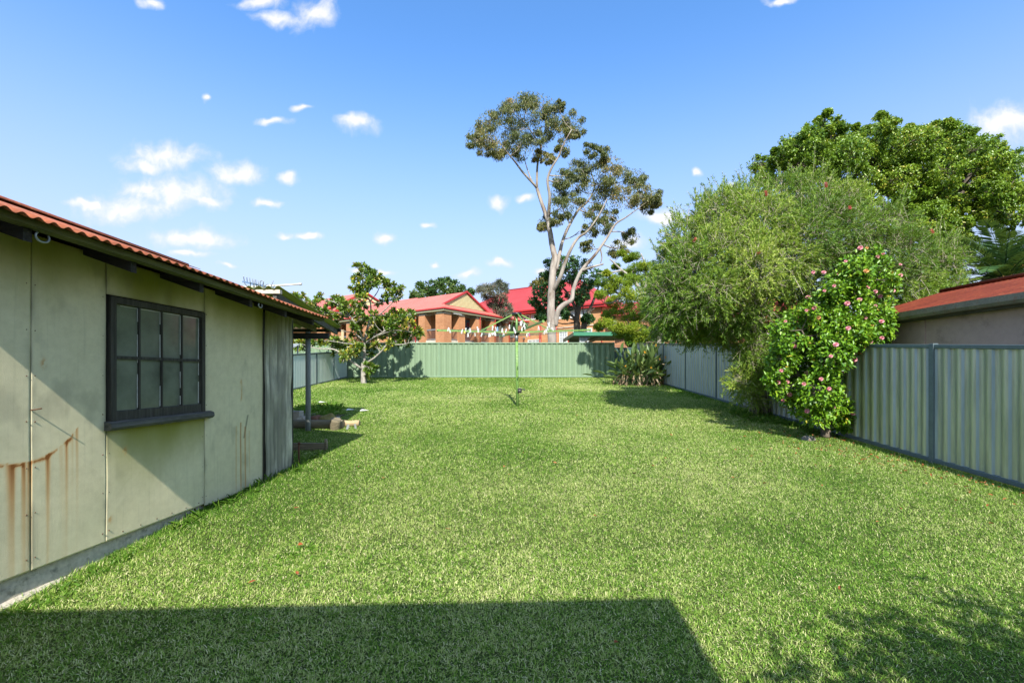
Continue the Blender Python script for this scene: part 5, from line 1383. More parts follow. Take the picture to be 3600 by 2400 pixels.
# weeds: tufts at the shed foot, behind the post, and under the fence
def weeds():
    def clump(name, label, spots, h, w, k, spread, lean=.6, mat='weed', kind=None):
        lv = Leaves()
        for (x, y) in spots:
            n = k
            a = rng.uniform(0, 6.28, n); t = np.abs(rng.normal(lean, .3, n))
            pos = np.stack([x + rng.normal(0, spread, n), y + rng.normal(0, spread, n), np.zeros(n)], 1)
            pos[:, 2] = gz(0, pos[:, 1])
            ax = np.stack([np.cos(a) * np.sin(t), np.sin(a) * np.sin(t), np.cos(t)], 1)
            lv.add(pos, ax, unit(rng.normal(size=(n, 3)) + np.array([0, 0, .6])), h * rng.uniform(.5, 1.3, n), w * rng.uniform(.7, 1.3, n), rng.normal(.5, .22, n), .2, .45)
        o = np_mesh(name, np.concatenate(lv.V), np.concatenate(lv.F), M[mat], {'tint': np.concatenate(lv.T)})
        tag(o, label, 'weeds', kind='stuff'); return o
    wx = lambda y: -3.11 + .067 * y + .03
    clump('tall_grass', 'long bright grass blades growing along the foot of the shed wall', [(wx(y) + random.uniform(.02, .1), y) for y in list(np.linspace(3.75, 4.4, 6)) + list(np.linspace(4.5, 6.2, 10))], .17, .0055, 12, .04, .42)
    clump('tall_grass', 'lush grass tufts against the concrete base', [(wx(y) + random.uniform(.04, .12), y) for y in np.linspace(2.45, 3.4, 22)], .075, .010, 12, .035)
    clump('garden_weeds', 'bright green weeds in the garden bed behind the lean-to post', [(random.uniform(-5.0, -4.0), random.uniform(10.1, 11.2)) for _ in range(26)], .24, .03, 14, .10)
    clump('garden_weeds', 'straggly grass on the dark garden bed', [(random.uniform(-5.2, -3.5), random.uniform(8.9, 9.9)) for _ in range(24)], .2, .012, 12, .10)
    clump('fence_weeds', 'low leafy weeds under the pale side fence', [(rx(y) - random.uniform(.1, .35), y) for y in list(np.linspace(12.5, 16, 26)) + list(np.linspace(7.7, 10.5, 34))], .13, .03, 16, .09)
    clump('lawn_clover', 'patches of darker broad leaved weeds in the lawn', [(-1.55 + random.gauss(0, .12), 3.35 + random.gauss(0, .1)) for _ in range(9)] + [(-1.9, 4.1), (-1.35, 3.0), (.9, 6.5)] + [(-1.4 + random.gauss(0, .08), 2.45 + random.gauss(0, .08)) for _ in range(8)], .05, .022, 12, .05, 1.0)
    clump('palm_seedling_grass', 'dark strappy grass around the bottlebrush foot', [(5.1 + random.gauss(0, .25), 9.2 + random.gauss(0, .5)) for _ in range(30)], .22, .014, 14, .1)
    # fallen leaves
    lv = Leaves()
    n = 210
    x = 4.7 - np.abs(rng.normal(0, .9, n)); y = 6.6 + rng.normal(0, 1.0, n)
    x = np.where(rng.random(n) < .55, x, np.minimum(5.15, 4.9 + rng.normal(0, .25, n)))
    y[:70] = rng.uniform(3.4, 6.2, 70); x[:70] = 5.2 - np.abs(rng.normal(0, .25, 70))
    m2 = 60
    x = np.concatenate([x, rng.uniform(-2.2, 4.8, m2)]); y = np.concatenate([y, rng.uniform(2.3, 12, m2)])
    n = len(x)
    a = rng.uniform(0, 6.28, n)
    lv.add(np.stack([x, y, gz(x, y) + .035], 1), np.stack([np.cos(a), np.sin(a), rng.normal(0, .25, n)], 1), unit(np.stack([rng.normal(0, .4, n), rng.normal(0, .4, n), np.ones(n)], 1)), rng.uniform(.025, .055, n), rng.uniform(.014, .026, n), rng.normal(.45, .3, n), .35, -.1)
    o = np_mesh('leaf_litter', np.concatenate(lv.V), np.concatenate(lv.F), M['litter'], {'tint': np.concatenate(lv.T)}); tag(o, 'red brown fallen leaves scattered over the lawn near the camellia', 'leaf litter', kind='stuff')
weeds()

# ------------------------------------------------------------------ rotary clothes hoist
def hoist():
    Yh = 11.05
    base = Vector((.114, Yh, G(Yh)))
    root = empty('clothes_hoist', base, 0, 'green rotary clothes hoist standing in the middle of the lawn', 'clothes hoist')
    za = 2.565 - base.z; zt = 3.0 - base.z
    m = MB(); m.tube([(.02, 0, -.1), (.01, 0, .8), (0, 0, za - .18)], [.034, .034, .034], 12)
    for z in (.92, 1.05, 1.2, 1.32, 1.46): m.tube([(.01, 0, z), (.01, 0, z + .012)], .0355, 12)
    m.build('pole', M['hoist_green'], root)
    m = MB(); m.tube([(0, 0, za - .22), (0, 0, za - .05)], .037, 12); m.tube([(0, 0, za - .15), (0, 0, za - .12)], .043, 12); m.build('collar', M['galv_clean'], root)
    m = MB(); m.tube([(0, 0, za - .05), (0, 0, zt)], .028, 10); m.build('upper_pole', M['hoist_green'], root)
    m = MB(); m.tube([(0, 0, za - .05), (0, 0, za + .035)], .075, 14); m.build('hub', M['black'], root)
    m = MB(); m.tube([(0, 0, zt - .02), (0, 0, zt + .03), (0, 0, zt + .05)], [.12, .12, .06], 16); m.build('hub', M['black'], root)
    m = MB(); m.tube([(.03, -.02, .38), (.10, -.03, .38)], [.05, .045], 10); m.box(.02, .12, -.06, .0, .33, .45); m.tube([(.1, -.03, .42), (.17, -.04, .42), (.2, -.04, .40)], [.014, .014, .02], 8); m.build('crank_handle', M['black'], root, .006)
    ends = [Vector((-1.74, 10.6, 2.57)), Vector((.62, 9.05, 2.60)), Vector((1.97, 11.5, 2.67)), Vector((-.33, 12.85, 2.62))]
    ends = [e - base for e in ends]
    hub = Vector((0, 0, za))
    for i, e in enumerate(ends):
        d = (e - hub).normalized()
        m = MB(); m.bar(hub + d * .06, e, .028, .038); m.tube([e - d * .02, e + d * .012], [.026, .026], 8, 0)
        nl = 9
        for k in range(nl):
            q = hub + (e - hub) * (.34 + .64 * k / (nl - 1)); m.bar(q + Vector((0, 0, -.026)), q + Vector((0, 0, .028)), .03, .012, 0)
        m.build('arm', M['hoist_green'], root)
        s = MB(); s.bar(Vector((0, 0, zt)) + d * .09, hub + (e - hub) * .46 + Vector((0, 0, .02)), .02, .026); s.build('strut', M['hoist_green'], root)
    lines = []
    for k in range(7):
        t = .36 + .60 * k / 6
        m = MB()
        for i in range(4):
            a = hub + (ends[i] - hub) * t; b = hub + (ends[(i+1) % 4] - hub) * t
            sag = Vector((0, 0, -.02 - .02 * t)); c = (a + b) / 2 + sag
            m.tube([a + Vector((0, 0, .02)), (a * .75 + b * .25) + sag * .75, c, (a * .25 + b * .75) + sag * .75, b + Vector((0, 0, .02))], .0026, 4, cap=False)
            lines.append((a, b, sag, t))
        m.build('clothes_line', M['wire'], root)
    # pegs hang on the lines: each a thing of its own
    def peg_mesh(mat):
        b = MB()
        b.add([(-.006,-.007,.022),(.006,-.007,.022),(.006,-.001,.022),(-.006,-.001,.022),(-.006,-.016,-.062),(.006,-.016,-.062),(.006,-.010,-.062),(-.006,-.010,-.062)], [(0,3,2,1),(4,5,6,7),(0,1,5,4),(1,2,6,5),(2,3,7,6),(3,0,4,7)])
        b.add([(-.006,.001,.022),(.006,.001,.022),(.006,.007,.022),(-.006,.007,.022),(-.006,.010,-.062),(.006,.010,-.062),(.006,.016,-.062),(-.006,.016,-.062)], [(0,3,2,1),(4,5,6,7),(0,1,5,4),(1,2,6,5),(2,3,7,6),(3,0,4,7)])
        b.tube([(-.008, 0, -.012), (.008, 0, -.012)], .007, 6)
        return b.build('clothes_peg', mat)
    protos = {}
    kinds = ['peg_white'] * 44 + ['peg_pink', 'peg_yellow', 'peg_blue']
    labs = {'peg_white': 'white plastic clothes peg clipped to the wires of the green hoist', 'peg_pink': 'bright pink clothes peg hanging on the hoist wires', 'peg_yellow': 'yellow clothes peg hanging below the left hoist arm', 'peg_blue': 'pale blue clothes peg among the white ones on the hoist'}
    for i, k in enumerate(kinds):
        if k not in protos: o = protos[k] = peg_mesh(M[k])
        else:
            o = protos[k].copy(); col.objects.link(o)
        r = random.random()
        cand = [l for l in lines]
        a, b, sag, t = random.choice(cand)
        if r < .62:
            w = random.choice([0, 0, 3]); a, b = (lines[w + 4 * random.randrange(7)])[:2]
        s = random.uniform(.08, .92)
        if k == 'peg_yellow': a, b = lines[16][:2]; s = .12
        p = a * (1 - s) + b * s + Vector((0, 0, -.03 * min(1, 4 * s * (1 - s)))) + base
        o.location = p; o.rotation_euler = (random.uniform(-.3, .3), random.uniform(-.25, .25) + (math.pi if random.random() < .35 else 0), math.atan2((b - a).y, (b - a).x) + random.uniform(-.2, .2))
        s = random.uniform(1.0, 1.25); o.scale = (1.1 * s, 1.1 * s, s)
        tag(o, labs[k], 'clothes peg', 'pegs on the clothes hoist')
hoist()

# ------------------------------------------------------------------ school buildings
ANG = math.atan2(.816, .578)
def gwin(parent, y0, y1, z0, z1, nx, nz, glass='win', axis='x', at=0.0, fr=.07, bar=.04):
    """white framed window on a wall facing -local x (axis x) or -local y (axis y)"""
    f = MB()
    def bx_(m, a, b, c, d, o0, o1):
        if axis == 'x': m.box(at + o0, at + o1, a, b, c, d)
        else: m.box(a, b, at + o0, at + o1, c, d)
    bx_(f, y0, y0 + fr, z0, z1, -.06, .05); bx_(f, y1 - fr, y1, z0, z1, -.06, .05)
    bx_(f, y0 + fr, y1 - fr, z1 - fr, z1, -.058, .05); bx_(f, y0 + fr, y1 - fr, z0, z0 + fr, -.058, .05)
    for i in range(1, nx):
        q = y0 + fr + (y1 - y0 - 2 * fr) * i / nx; bx_(f, q - bar / 2, q + bar / 2, z0 + fr, z1 - fr, -.045, .05)
    for i in range(1, nz):
        q = z0 + fr + (z1 - z0 - 2 * fr) * i / nz; bx_(f, y0 + fr, y1 - fr, q - bar / 2, q + bar / 2, -.04, .05)
    w = f.build('window', M['white'], parent)
    p = MB(); bx_(p, y0 + fr * .5, y1 - fr * .5, z0 + fr * .5, z1 - fr * .5, -.02, .03); p.build('pane', M[glass], w)
    return w

def school():
    o = (-6.3, 42.0, 0)
    root = empty('school_building', o, ANG, 'orange brick school with pink roof, brick veranda pillars and cream boarded gable', 'building')
    ze_, zf, g0 = 7.64, 4.8, 1.5
    D = 34.0
    W = MB()
    W.box(2.4, 16, 2.4, 2.7, zf, ze_ - .1); W.box(2.4, 2.7, 2.7, D, zf, ze_ - .1); W.box(.7, 16, .7, 1.0, g0, zf - .25); W.box(.7, 1.0, 1.0, D, g0, zf - .25)
    W.build('wall', M['brick'], root)
    s = MB(); s.box(.35, 16, .35, D, zf - .25, zf - .02); s.build('floor_slab', M['cap'], root)
    c = MB(); c.box(.3, 16, .3, D, ze_ - .16, ze_ - .11); c.build('ceiling', M['ceiling'], root)
    # main roof: gable ridge along local y, skirt along the front
    sl = .5; gw = 9.0; ya = 1.1
    zr = ze_ + sl * gw / 2
    r = MB()
    th = (0, 0, .05)
    r.slab([(0, 0, ze_), (0, D, ze_), (gw / 2, D, zr), (gw / 2, ya, zr), (ya, ya, ze_ + sl * ya)], th)
    r.slab([(gw / 2, ya, zr), (gw / 2, D, zr), (gw, D, ze_), (gw, ya, ze_ + .0)], th)
    r.slab([(0, 0, ze_ + .0), (ya, ya, ze_ + sl * ya), (13.5, ya, ze_ + sl * ya), (15.2, .0, ze_)], th)
    r.slab([(13.5, ya, ze_ + sl * ya), (13.5, 8, ze_ + sl * ya), (15.2, 8, ze_), (15.2, 0, ze_)], th)
    r.slab([(gw - .2, ya + .02, ze_ + sl * ya - .1), (13.5, ya + .02, ze_ + sl * ya - .1), (13.5, 8, ze_ + sl * ya - .1), (gw - .2, 8, ze_ + sl * ya - .1)], th)
    r.build('roof', M['roof_pink'], root)
    # dormer ridge beyond
    r = MB(); r.slab([(3.2, 9, zr - .9), (3.2, 17, zr - .9), (5.2, 17, zr + .25), (5.2, 9, zr + .25)], th); r.build('roof', M['roof_pink'], root)
    g = MB()
    g.slab([(ya + .25, ya + .12, ze_ + sl * ya + .08), (gw - ya - .0, ya + .12, ze_ + sl * ya + .08), (gw / 2, ya + .12, zr - .1)], (0, .1, 0))
    n = 12
    for k in range(n):
        z = ze_ + sl * ya + .1 + (zr - .15 - ze_ - sl * ya - .1) * k / n
        t = (z - ze_ - .02) / (zr - .1 - ze_)
        x0 = gw / 2 * t + .2; x1 = gw - gw / 2 * t - .2
        if x1 > x0: g.box(x0, x1, ya + .1, ya + .118, z, z + .02, 1)
    g.build('gable', [M['cream'], M['cream_dark']], root)
    b = MB()
    b.bar((ya - .1, ya, ze_ + sl * ya + .03), (gw / 2, ya, zr + .06), .12, .16); b.bar((gw / 2, ya, zr + .06), (gw - .6, ya, ze_ + .36), .12, .16)
    b.build('barge_board', M['trim_red'], root)
    gt = MB(); gt.box(-.1, 15.3, -.12, -.0, ze_ - .02, ze_ + .10); gt.box(-.12, -.0, -.0, D, ze_ - .02, ze_ + .10); gt.build('gutter', M['trim_red'], root)
    fa = MB(); fa.box(-.03, 15.2, -.03, .04, ze_ - .22, ze_ - .025); fa.box(-.03, .04, .04, D, ze_ - .22, ze_ - .025); fa.build('fascia', M['olive'], root)
    hip = MB(); hip.bar((-.05, -.05, ze_ + .07), (ya, ya, ze_ + sl * ya + .09), .22, .04); hip.build('hip_cap', M['roof_pink'], root)
    # pillars
    def pillar(x, y, corner=False):
        p = MB()
        if corner:
            p.box(x - .1, x + .95, y - .1, y + .42, g0, ze_ - .42); p.box(x - .1, x + .42, y + .42, y + .95, g0, ze_ - .42)
            q = p.build('pillar', M['brick'], root)
            k = MB(); k.slab([(x - .1, y - .1, ze_ - .42), (x + .95, y - .1, ze_ - .42), (x + .80, y - .1, ze_ - .24), (x + .1, y - .1, ze_ - .24)], (0, .5, 0)); k.slab([(x - .103, y + .1, ze_ - .42), (x - .103, y + .95, ze_ - .42), (x - .103, y + .80, ze_ - .24), (x - .103, y + .1, ze_ - .24)], (.5, 0, 0)); k.build('cap', M['cap'], q)
        else:
            p.box(x, x + .85, y, y + .85, g0, ze_ - .45); q = p.build('pillar', M['brick'], root)
            k = MB(); k.slab([(x, y, ze_ - .45), (x + .85, y, ze_ - .45), (x + .72, y, ze_ - .26), (x + .13, y, ze_ - .26)], (0, .85, 0)); k.build('cap', M['cap'], q)
    pillar(.3, .3, True)
    xs = [2.35, 4.85, 7.35, 9.95, 12.5, 14.6]
    ys = [2.7, 5.6, 8.5, 11.4, 14.3, 17.2, 20.1]
    for x in xs: pillar(x, .2)
    for y in ys: pillar(.2, y)
    def railing(a, b, along):
        m = MB(); n = max(2, int((b - a) / .115))
        for k in range(n + 1):
            q = a + (b - a) * k / n
            if along == 'x': m.box(q - .014, q + .014, .50, .528, zf + .12, zf + .92)
            else: m.box(.50, .528, q - .014, q + .014, zf + .12, zf + .92)
        t = MB()
        for (z0, z1) in ((zf + .92, zf + 1.06), (zf + .04, zf + .12)):
            if along == 'x': t.box(a, b, .46, .56, z0, z1)
            else: t.box(.46, .56, a, b, z0, z1)
        m.add(t.v, t.f, 1); m.build('railing', [M['rail_dark'], M['rail_grey']], root)
    e = [1.25] + [v for x in xs for v in (x, x + .85)]
    for i in range(0, len(e) - 1, 2): railing(e[i] + .01, e[i+1] - .01, 'x')
    e = [1.25] + [v for y in ys for v in (y, y + .85)]
    for i in range(0, len(e) - 1, 2): railing(e[i] + .01, e[i+1] - .01, 'y')
    # things on the shaded wall
    gwin(root, 2.75, 3.5, zf + 1.35, zf + 2.0, 1, 1, 'win', 'y', 2.4)
    for (x0, x1) in ((5.4, 7.1), (9.3, 10.6)):
        d = MB(); d.box(x0, x1, 2.33, 2.4, zf, zf + 2.5); dd = d.build('door', M['blue'], root)
        p = MB(); p.box(x0 + .15, x1 - .15, 2.31, 2.33, zf + .9, zf + 1.55); p.build('pinboard', M['green_panel'], dd)
        f = MB(); cx_ = (x0 + x1) / 2
        for kk in range(7):
            a = kk * .9; f.tube([(cx_ - .15 + .16 * math.cos(a), 2.318, zf + 2.0 + .16 * math.sin(a)), (cx_ - .15 + .16 * math.cos(a), 2.30, zf + 2.0 + .16 * math.sin(a))], .07, 7)
        f.build('paper_flower', M['trim_red'], dd)
    for (x0, x1) in ((11.5, 12.4), (14, 14.9)): gwin(root, x0, x1, zf + .9, zf + 2.2, 2, 2, 'win', 'y', 2.4)
    for (y0, y1) in ((4.2, 5.4), (7.2, 8.3), (10, 11.2), (13, 14.2)): gwin(root, y0, y1, zf + .9, zf + 2.1, 2, 2, 'win', 'x', 2.4)
    for i, (x0, x1) in enumerate(((1.45, 3.3), (3.9, 6.0), (6.4, 8.2))): gwin(root, x0, x1, zf - 1.5, zf - .32, 2, 1, 'win_pale', 'y', .7)
    gwin(root, 1.5, 3.4, zf - 1.6, zf - .45, 8, 1, 'win', 'x', .7)
    # downpipes and light
    for (x, y) in ((-.0, 3.9), (7.9, .1), (10.5, .1), (5.4, .1)):
        d = MB(); d.tube([(x, y - .08, ze_), (x + .02, y, ze_ - .5), (x + .02, y, zf - .4)] if x > 1 else [(-.08, y, ze_), (.1, y, ze_ - .4), (.12, y, zf - .1), (.1, y + .1, zf - .4)], .05, 8); d.build('downpipe', M['trim_red'], root)
    d = MB(); d.tube([(.1, 3.95, zf - .25), (-.05, 4.7, zf - .62), (-.1, 5.2, zf - .75)], .05, 8); d.build('downpipe', M['white'], root)
    l = MB(); l.box(1.4, 2.6, .05, .2, ze_ - .36, ze_ - .24); l.build('veranda_light', M['white'], root)

def wing():
    base = Vector((-6.3, 42.0, 0)) + Vector((-.816, .578, 0)) * 21 + Vector((.578, .816, 0)) * 3
    root = empty('school_wing', base, ANG, 'taller brick school wing with stepped red gable behind the magnolia', 'building')
    r = MB(); za, zb = 9.3, 12.3; xm = 4.2; D = 24; th = (0, 0, .06)
    r.slab([(-1.6, 0, za), (-1.6, D, za), (xm, D, zb), (xm, 0, zb)], th); r.slab([(xm, 0, zb), (xm, D, zb), (6.6, D, zb - .95), (6.6, 0, zb - .95)], th)
    r.slab([(-2.4, -2.6, za - .55), (-2.4, 6, za - .55), (2.6, 6, za + 1.7), (2.6, -2.6, za + 1.7)], th)
    r.build('roof', M['roof_pink'], root)
    g = MB(); g.slab([(2.0, .15, za), (6.4, .15, za), (6.4, .15, zb - 1.05), (xm, .15, zb - .1), (2.0, .15, zb - 1.25)], (0, .15, 0)); g.slab([(-1.2, -2.4, za + .0), (2.5, -2.4, za + .0), (2.5, -2.4, za + 1.55)], (0, .12, 0)); g.build('gable', M['cream'], root)
    b = MB(); b.bar((-1.7, .02, za + .02), (xm, .02, zb + .05), .12, .18); b.bar((xm, .02, zb + .05), (6.7, .02, zb - .95), .12, .18); b.bar((-2.5, -2.58, za - .55), (2.6, -2.58, za + 1.72), .12, .16); b.bar((2.6, -2.58, za + 1.72), (4.6, -2.58, za + .8), .12, .16); b.build('barge_board', M['trim_red'], root)
    w = MB(); w.box(-1.0, 6.4, .3, D, 1.8, za); w.box(-1.6, 5.5, -2.2, .3, 1.8, za - .1); w.build('wall', M['brick'], root)
    f = MB(); f.box(-2.45, -2.3, -2.6, 6, za - .7, za - .5); f.build('fascia', M['olive'], root)

def hall():
    C = Vector((9.55, 48.2, 0))
    root = empty('school_hall', C, ANG, 'tan brick hall with steep crimson hipped roof and white windows behind the gum trunk', 'building')
    ze_, zr, D, Wd = 8.95, 13.1, 21.5, 12.0
    w = MB(); w.box(0, Wd, 0, D, 1.8, ze_ - .05); w.build('wall', M['brick_tan'], root)
    r = MB(); o = .55
    a = [(-o, -o, ze_), (Wd + o, -o, ze_), (Wd + o, D + o, ze_), (-o, D + o, ze_)]
    R1, R2 = (Wd / 2, 5.5, zr), (Wd / 2, 16.3, zr)
    r.add([*a, R1, R2], [(0, 4, 5, 3), (1, 2, 5, 4), (0, 1, 4), (2, 3, 5), (0, 3, 2, 1)]); r.build('roof', M['roof_red'], root)
    rc = MB(); rc.tube([R1, R2], .1, 6); rc.tube([R2, a[3]], .08, 6); rc.tube([R1, a[0]], .08, 6); rc.build('ridge_cap', M['roof_red'], root)
    g = MB(); g.box(-o - .12, -o, -o, D + o, ze_ - .06, ze_ + .1); g.box(-o, Wd + o, -o - .12, -o, ze_ - .06, ze_ + .1); g.build('gutter', M['trim_red'], root)
    f = MB(); f.box(-o + .01, .0, -o + .01, D + o, ze_ - .3, ze_ - .07); f.build('fascia', M['trim_red'], root)
    for (y0, y1) in ((8.35, 8.95), (9.15, 10.5), (10.9, 12.2), (12.6, 13.8)): gwin(root, y0, y1, ze_ - 1.05, ze_ - .4, 3, 2, 'win', 'x', 0)
    for (y0, y1) in ((4.2, 5.2), (2.95, 3.75), (1.35, 2.5)): gwin(root, y0, y1, 7.75, ze_ - .1 - .25, 2, 2, 'win_pale', 'x', 0)
    gwin(root, 4.15, 5.15, 4.4, 6.35, 3, 3, 'win_pale', 'x', 0); gwin(root, 1.15, 2.25, 4.4, 6.5, 3, 3, 'win_pale', 'x', 0)
    gwin(root, 7.7, 9.4, 4.6, 5.6, 3, 1, 'win_pale', 'x', 0)
    d = MB(); d.box(-.06, .0, 3.45, 4.05, 3.2, 5.6); d.box(-.07, 0, 2.75, 3.44, 5.25, 5.45); dd = d.build('door', M['red_door'], root)
    p = MB(); p.box(-.05, .0, 2.8, 3.43, 3.4, 5.24); p.build('pane', M['win'], dd)
    gwin(root, 2.8, 3.44, 5.46, 6.5, 1, 2, 'win', 'x', 0)
    for (y, z1) in ((7.55, ze_), (7.75, ze_), (-.0, ze_ - .2), (5.55, 6.9)):
        m = MB(); m.tube([(-.08, y, z1), (-.08, y, 2.0)], .055, 8); m.build('downpipe', M['trim_red'], root)
    m = MB(); m.tube([(-.07, 7.0, 6.7), (-.07, 5.0, 6.75), (-.07, 3.0, 6.8), (-.07, .3, 6.85), (-.07, .05, 6.6)], .03, 6); m.build('conduit', M['white'], root)
    # small return wing to the right, orange brick
    b = MB(); b.box(.3, 9, -9, -.02, 1.8, 7.6); b.build('annexe_wall', M['brick'], root)
    rr = MB(); rr.slab([(-.2, -9.3, 7.6), (-.2, -.6, 7.6), (5, -.6, 9.6), (5, -9.3, 9.6)], (0, 0, .06)); rr.build('annexe_roof', M['roof_red'], root)
    # air conditioner hung on the return wall
    pos = C + Vector((.578, .816, 0)) * .1 + Vector((-.816, .578, 0)) * (-1.15)
    ac = empty('air_conditioner', (pos.x, pos.y, 6.35), ANG, 'white air conditioner box hung high on the brick wall beside the red downpipe', 'air conditioner')
    m = MB(); m.box(-.36, -.0, -.48, .48, 0, .72); m.build('casing', M['white'], ac, .02)
    m = MB()
    for k in range(14): m.tube([(-.365, .12 + .27 * math.cos(t), .36 + .27 * math.sin(t)) for t in (k / 14 * 6.283, (k + 1) / 14 * 6.283)], .008, 4)
    for k in range(7): m.box(-.37, -.36, -.14, .38, .12 + k * .08, .13 + k * .08)
    m.build('fan_grille', M['olive'], ac)
    m = MB(); m.box(-.3, .2, -.4, -.36, -.06, 0); m.box(-.3, .2, .36, .4, -.06, 0); m.build('bracket', M['galv_clean'], ac)
school(); wing(); hall()

def carport():
    root = empty('carport', (3.62, 26, G(26)), 0, 'flat galvanised carport roof with green gutter beyond the back fence', 'carport')
    z = 3.86 - G(26)
    r = MB(); r.slab([(0, 0, z), (6.4, 0, z - .05), (6.4, 5.2, z - .05), (0, 5.2, z)], (0, 0, .05)); r.build('roof', M['carport_under'], root)
    g = MB(); g.box(-.04, 6.4, -.14, -.005, z - .12, z + .09); g.box(-.12, -.045, -.14, 5.2, z - .12, z + .085); g.build('gutter', M['carport_green'], root)
    for x in (1.6, 3.4, 5.2):
        b = MB(); b.box(x, x + .08, .1, 5.1, z - .2, z - .055); b.build('beam', M['carport_under'], root)
    for y in (1.5, 3.4):
        b = MB(); b.box(.1, 6.3, y, y + .07, z - .055, z - .01); b.build('purlin', M['galv_clean'], root)
    for x, y in ((.25, .15), (.25, 4.9), (6.1, .15), (6.1, 4.9)):
        p = MB(); p.box(x, x + .1, y, y + .1, 0, z - .02); p.slab([(x + .1, y + .05, z - .02), (x + .8, y + .05, z - .02), (x + .1, y + .05, z - .65)], (0, .04, 0)); p.build('post', M['galv_clean'], root)
carport()

def yard_beyond():
    # timber play posts, shelter sheet and a wall behind the low left fence
    f = lambda x, y, Y: P(1000 + x / 4.704, 980 + y / 4.704, Y)
    labs = ['orange timber post farthest left past the low fence', 'round timber post between two others past the low fence', 'shorter timber post nearest the magnolia past the low fence', 'tall square timber post by the brick pillar', 'slim timber post behind the magnolia trunk']
    for i, (x, top, r) in enumerate([(820, 980, .09), (875, 965, .09), (930, 945, .09), (962, 850, .1), (1555, 960, .1)]):
        p = f(x, top, 32); m = MB(); h = p.z - G(32)
        m.tube([(0, 0, 0), (0, 0, h * .5), (0, 0, h)], [r, r, r * .97], 10, wob=.03); m.tube([(0, 0, h - .02), (0, 0, h + .03)], [r * 1.15, r * 1.1], 10)
        o = m.build('play_post', M['log_pale']); o.location = (p.x, 32, G(32)); tag(o, labs[i], 'post')
    p = f(280, 1215, 15.6)
    root = empty('corrugated_lean_sheet', (p.x - .2, 15.6, G(15.6)), 0, 'pale corrugated sheet shelter roof over the low grey fence', 'shelter')
    n = 120; L = 2.0; xs = np.linspace(-1.9, .75, 14); ys = np.linspace(0, .9, n)
    Xg, Yg = np.meshgrid(xs, ys, indexing='ij')
    z = 1.28 + .33 * Yg + .016 * np.sin(Yg / .09 * 2 * np.pi)
    np_mesh('roof', np.stack([Xg - 1.0, Yg, z], -1).reshape(-1, 3), grid_faces(14, n), M['galv_clean'], smooth=True, parent=root)
    m = MB(); m.tube([(-.3, .8, 0), (-.3, .8, 1.5)], .03, 8); m.tube([(-2.8, .8, 0), (-2.8, .8, 1.5)], .03, 8); m.build('post', M['post_wood'], root)
yard_beyond()

# ------------------------------------------------------------------ neighbour's shed at right
def neighbour():
    X0 = 6.25; za = 2.46
    root = empty('red_roofed_shed', (X0, 5.0, G(5)), 0, 'long mauve walled shed with rusty red roof and gutter over the side fence', 'shed')
    o = Vector(root.location); ya, yb = -4.5 + 2, 8.6
    w = MB(); w.box(.05, 3.4, ya + .1, yb - o.y - .1, -.4, za - o.z - .02); w.build('wall', M['shed_wall'], root)
    for y in (3.2, 5.05, 6.96, 8.1):
        s = MB(); s.box(.032, .05, y - .03 - o.y, y + .03 - o.y, -.4, za - o.z - .05); s.build('cover_strip', M['shed_wall'], root)
    ny = 8; n = 260
    xs = np.linspace(-.17, 1.85, ny); ys = np.linspace(ya, yb - o.y, n)
    Yg, Xg = np.meshgrid(ys, xs, indexing='ij')
    Z = za - o.z + .02 + .30 * (Xg + .17) + .006 * np.sin(Yg / .085 * 2 * np.pi)
    for sg in (0, 1):
        X2 = Xg if not sg else 3.7 - Xg
        r = np_mesh('roof', np.stack([X2, Yg, Z], -1).reshape(-1, 3), grid_faces(n, ny), M['shed_roof'], smooth=True, parent=root)
        md = r.modifiers.new('solid', 'SOLIDIFY'); md.thickness = .004
    rc = MB(); rc.tube([(1.85, ya, za - o.z + .66), (1.85, yb - o.y, za - o.z + .66)], .035, 8); rc.build('ridge_cap', M['shed_roof'], root)
    g = MB(); pr = [(-.19, .06), (-.20, -.02), (-.18, -.06), (-.10, -.065), (-.08, -.03), (-.08, .03), (-.09, .03), (-.095, -.05), (-.17, -.048), (-.18, .06)]
    n2 = len(pr); ys2 = np.linspace(ya, yb - o.y, 30); vs = []; fs = []
    for y in ys2:
        dz = .008 * math.sin(y * 1.7)
        vs += [(x, y, za - o.z + z + dz) for x, z in pr]
    for i in range(29):
        for k in range(n2): fs.append((i*n2+k, i*n2+(k+1) % n2, (i+1)*n2+(k+1) % n2, (i+1)*n2+k))
    g.add(vs, fs); g.build('gutter', M['gutter'], root)
    f = MB(); f.box(-.075, .03, ya, yb - o.y, za - o.z - .085, za - o.z - .012); f.build('fascia', M['old_wood_y'], root)
neighbour()

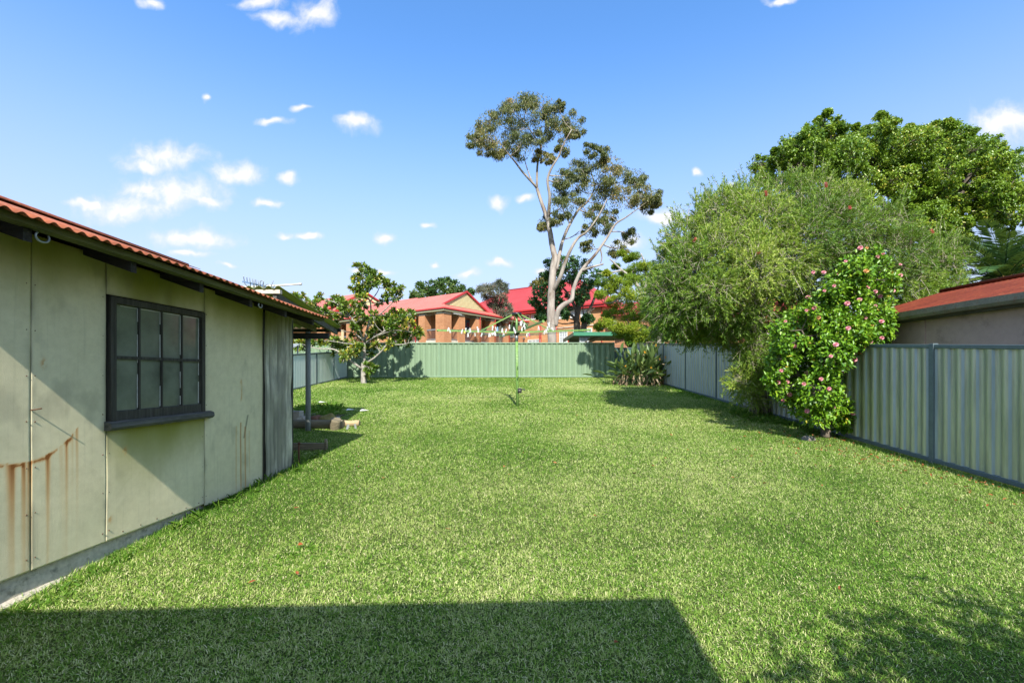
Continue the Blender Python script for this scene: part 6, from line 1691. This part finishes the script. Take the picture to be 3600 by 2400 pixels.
def far_house():
    root = empty('neighbour_house', (19, 34, 2.0), .2, 'neighbouring house with crimson roof glimpsed through the bottlebrush', 'house')
    m = MB(); m.box(-5, 5, -3, 3, 0, 2.9); m.build('wall', M['brick'], root)
    r = MB(); r.add([(-5.5, -3.5, 2.9), (5.5, -3.5, 2.9), (5.5, 3.5, 2.9), (-5.5, 3.5, 2.9), (-2.5, 0, 5.2), (2.5, 0, 5.2)], [(0, 1, 5, 4), (2, 3, 4, 5), (1, 2, 5), (3, 0, 4), (0, 3, 2, 1)]); r.build('roof', M['roof_red'], root)
    gwin(root, -3.5, -2, 1.0, 2.3, 2, 1, 'win', 'y', -3); gwin(root, 1, 2.5, 1.0, 2.3, 2, 1, 'win', 'y', -3)
far_house()

# the house the photograph was taken from: its eave throws the shadow across the near lawn
def house():
    root = empty('house', (-3, -1.0, 0), 0, 'pale weatherboard house whose wide eave shades the near end of the lawn', 'house')
    zt = 3.05
    w = MB(); w.box(-5.5, 3.6, -6, -.5, -.1, zt - .06); w.build('wall', M['house_wall'], root)
    r = MB()
    c = [(-6, -.02), (4.26, .38), (4.26, -6.5), (-6, -6.5)]
    r.slab([(x, y, zt - .05) for x, y in c], (0, 0, .14))
    r.add([(-6, -.02, zt + .09), (4.26, .38, zt + .09), (4.26, -6.5, zt + .09), (-6, -6.5, zt + .09), (-2, -3, zt + 1.2), (1.5, -3, zt + 1.2)], [(0, 1, 5, 4), (2, 3, 4, 5), (1, 2, 5), (3, 0, 4)])
    r.build('roof', M['house_roof'], root)
house()

def T_behind():
    root = empty('garden_shrub', (3.02, -1.14, 0), 0, 'leafy shrub by the house casting mottled shade on the near lawn corner', 'shrub')
    lv = Leaves(); m = MB()
    m.tube([(0, 0, -.05), (-.1, .1, 1.0), (-.3, .3, 1.9)], [.07, .05, .03], 8)
    for i in range(46):
        a = random.uniform(0, 6.28); e = Vector((-.45 + random.gauss(0, .45), .30 + random.gauss(0, .2), 2.4 + random.gauss(0, .25)))
        s = Vector((-.3, .3, 1.85)); m.tube([s, (s + e) / 2 + Vector((0, 0, .1)), e], [.012, .009, .005], 4, cap=False)
        k = 60
        pos = np.array(tuple(e)) + rng.normal(size=(k, 3)) * .13
        lv.add(pos, unit(rng.normal(size=(k, 3)) + np.array([-.4, .5, -.2])), unit(rng.normal(size=(k, 3)) + np.array([0, 0, .8])), rng.uniform(.10, .2, k), rng.uniform(.03, .05, k), .5, .2, .2)
    m.build('trunk', M['bark_dark'], root); lv.build('crown', M['leaf_big'], root)
T_behind()
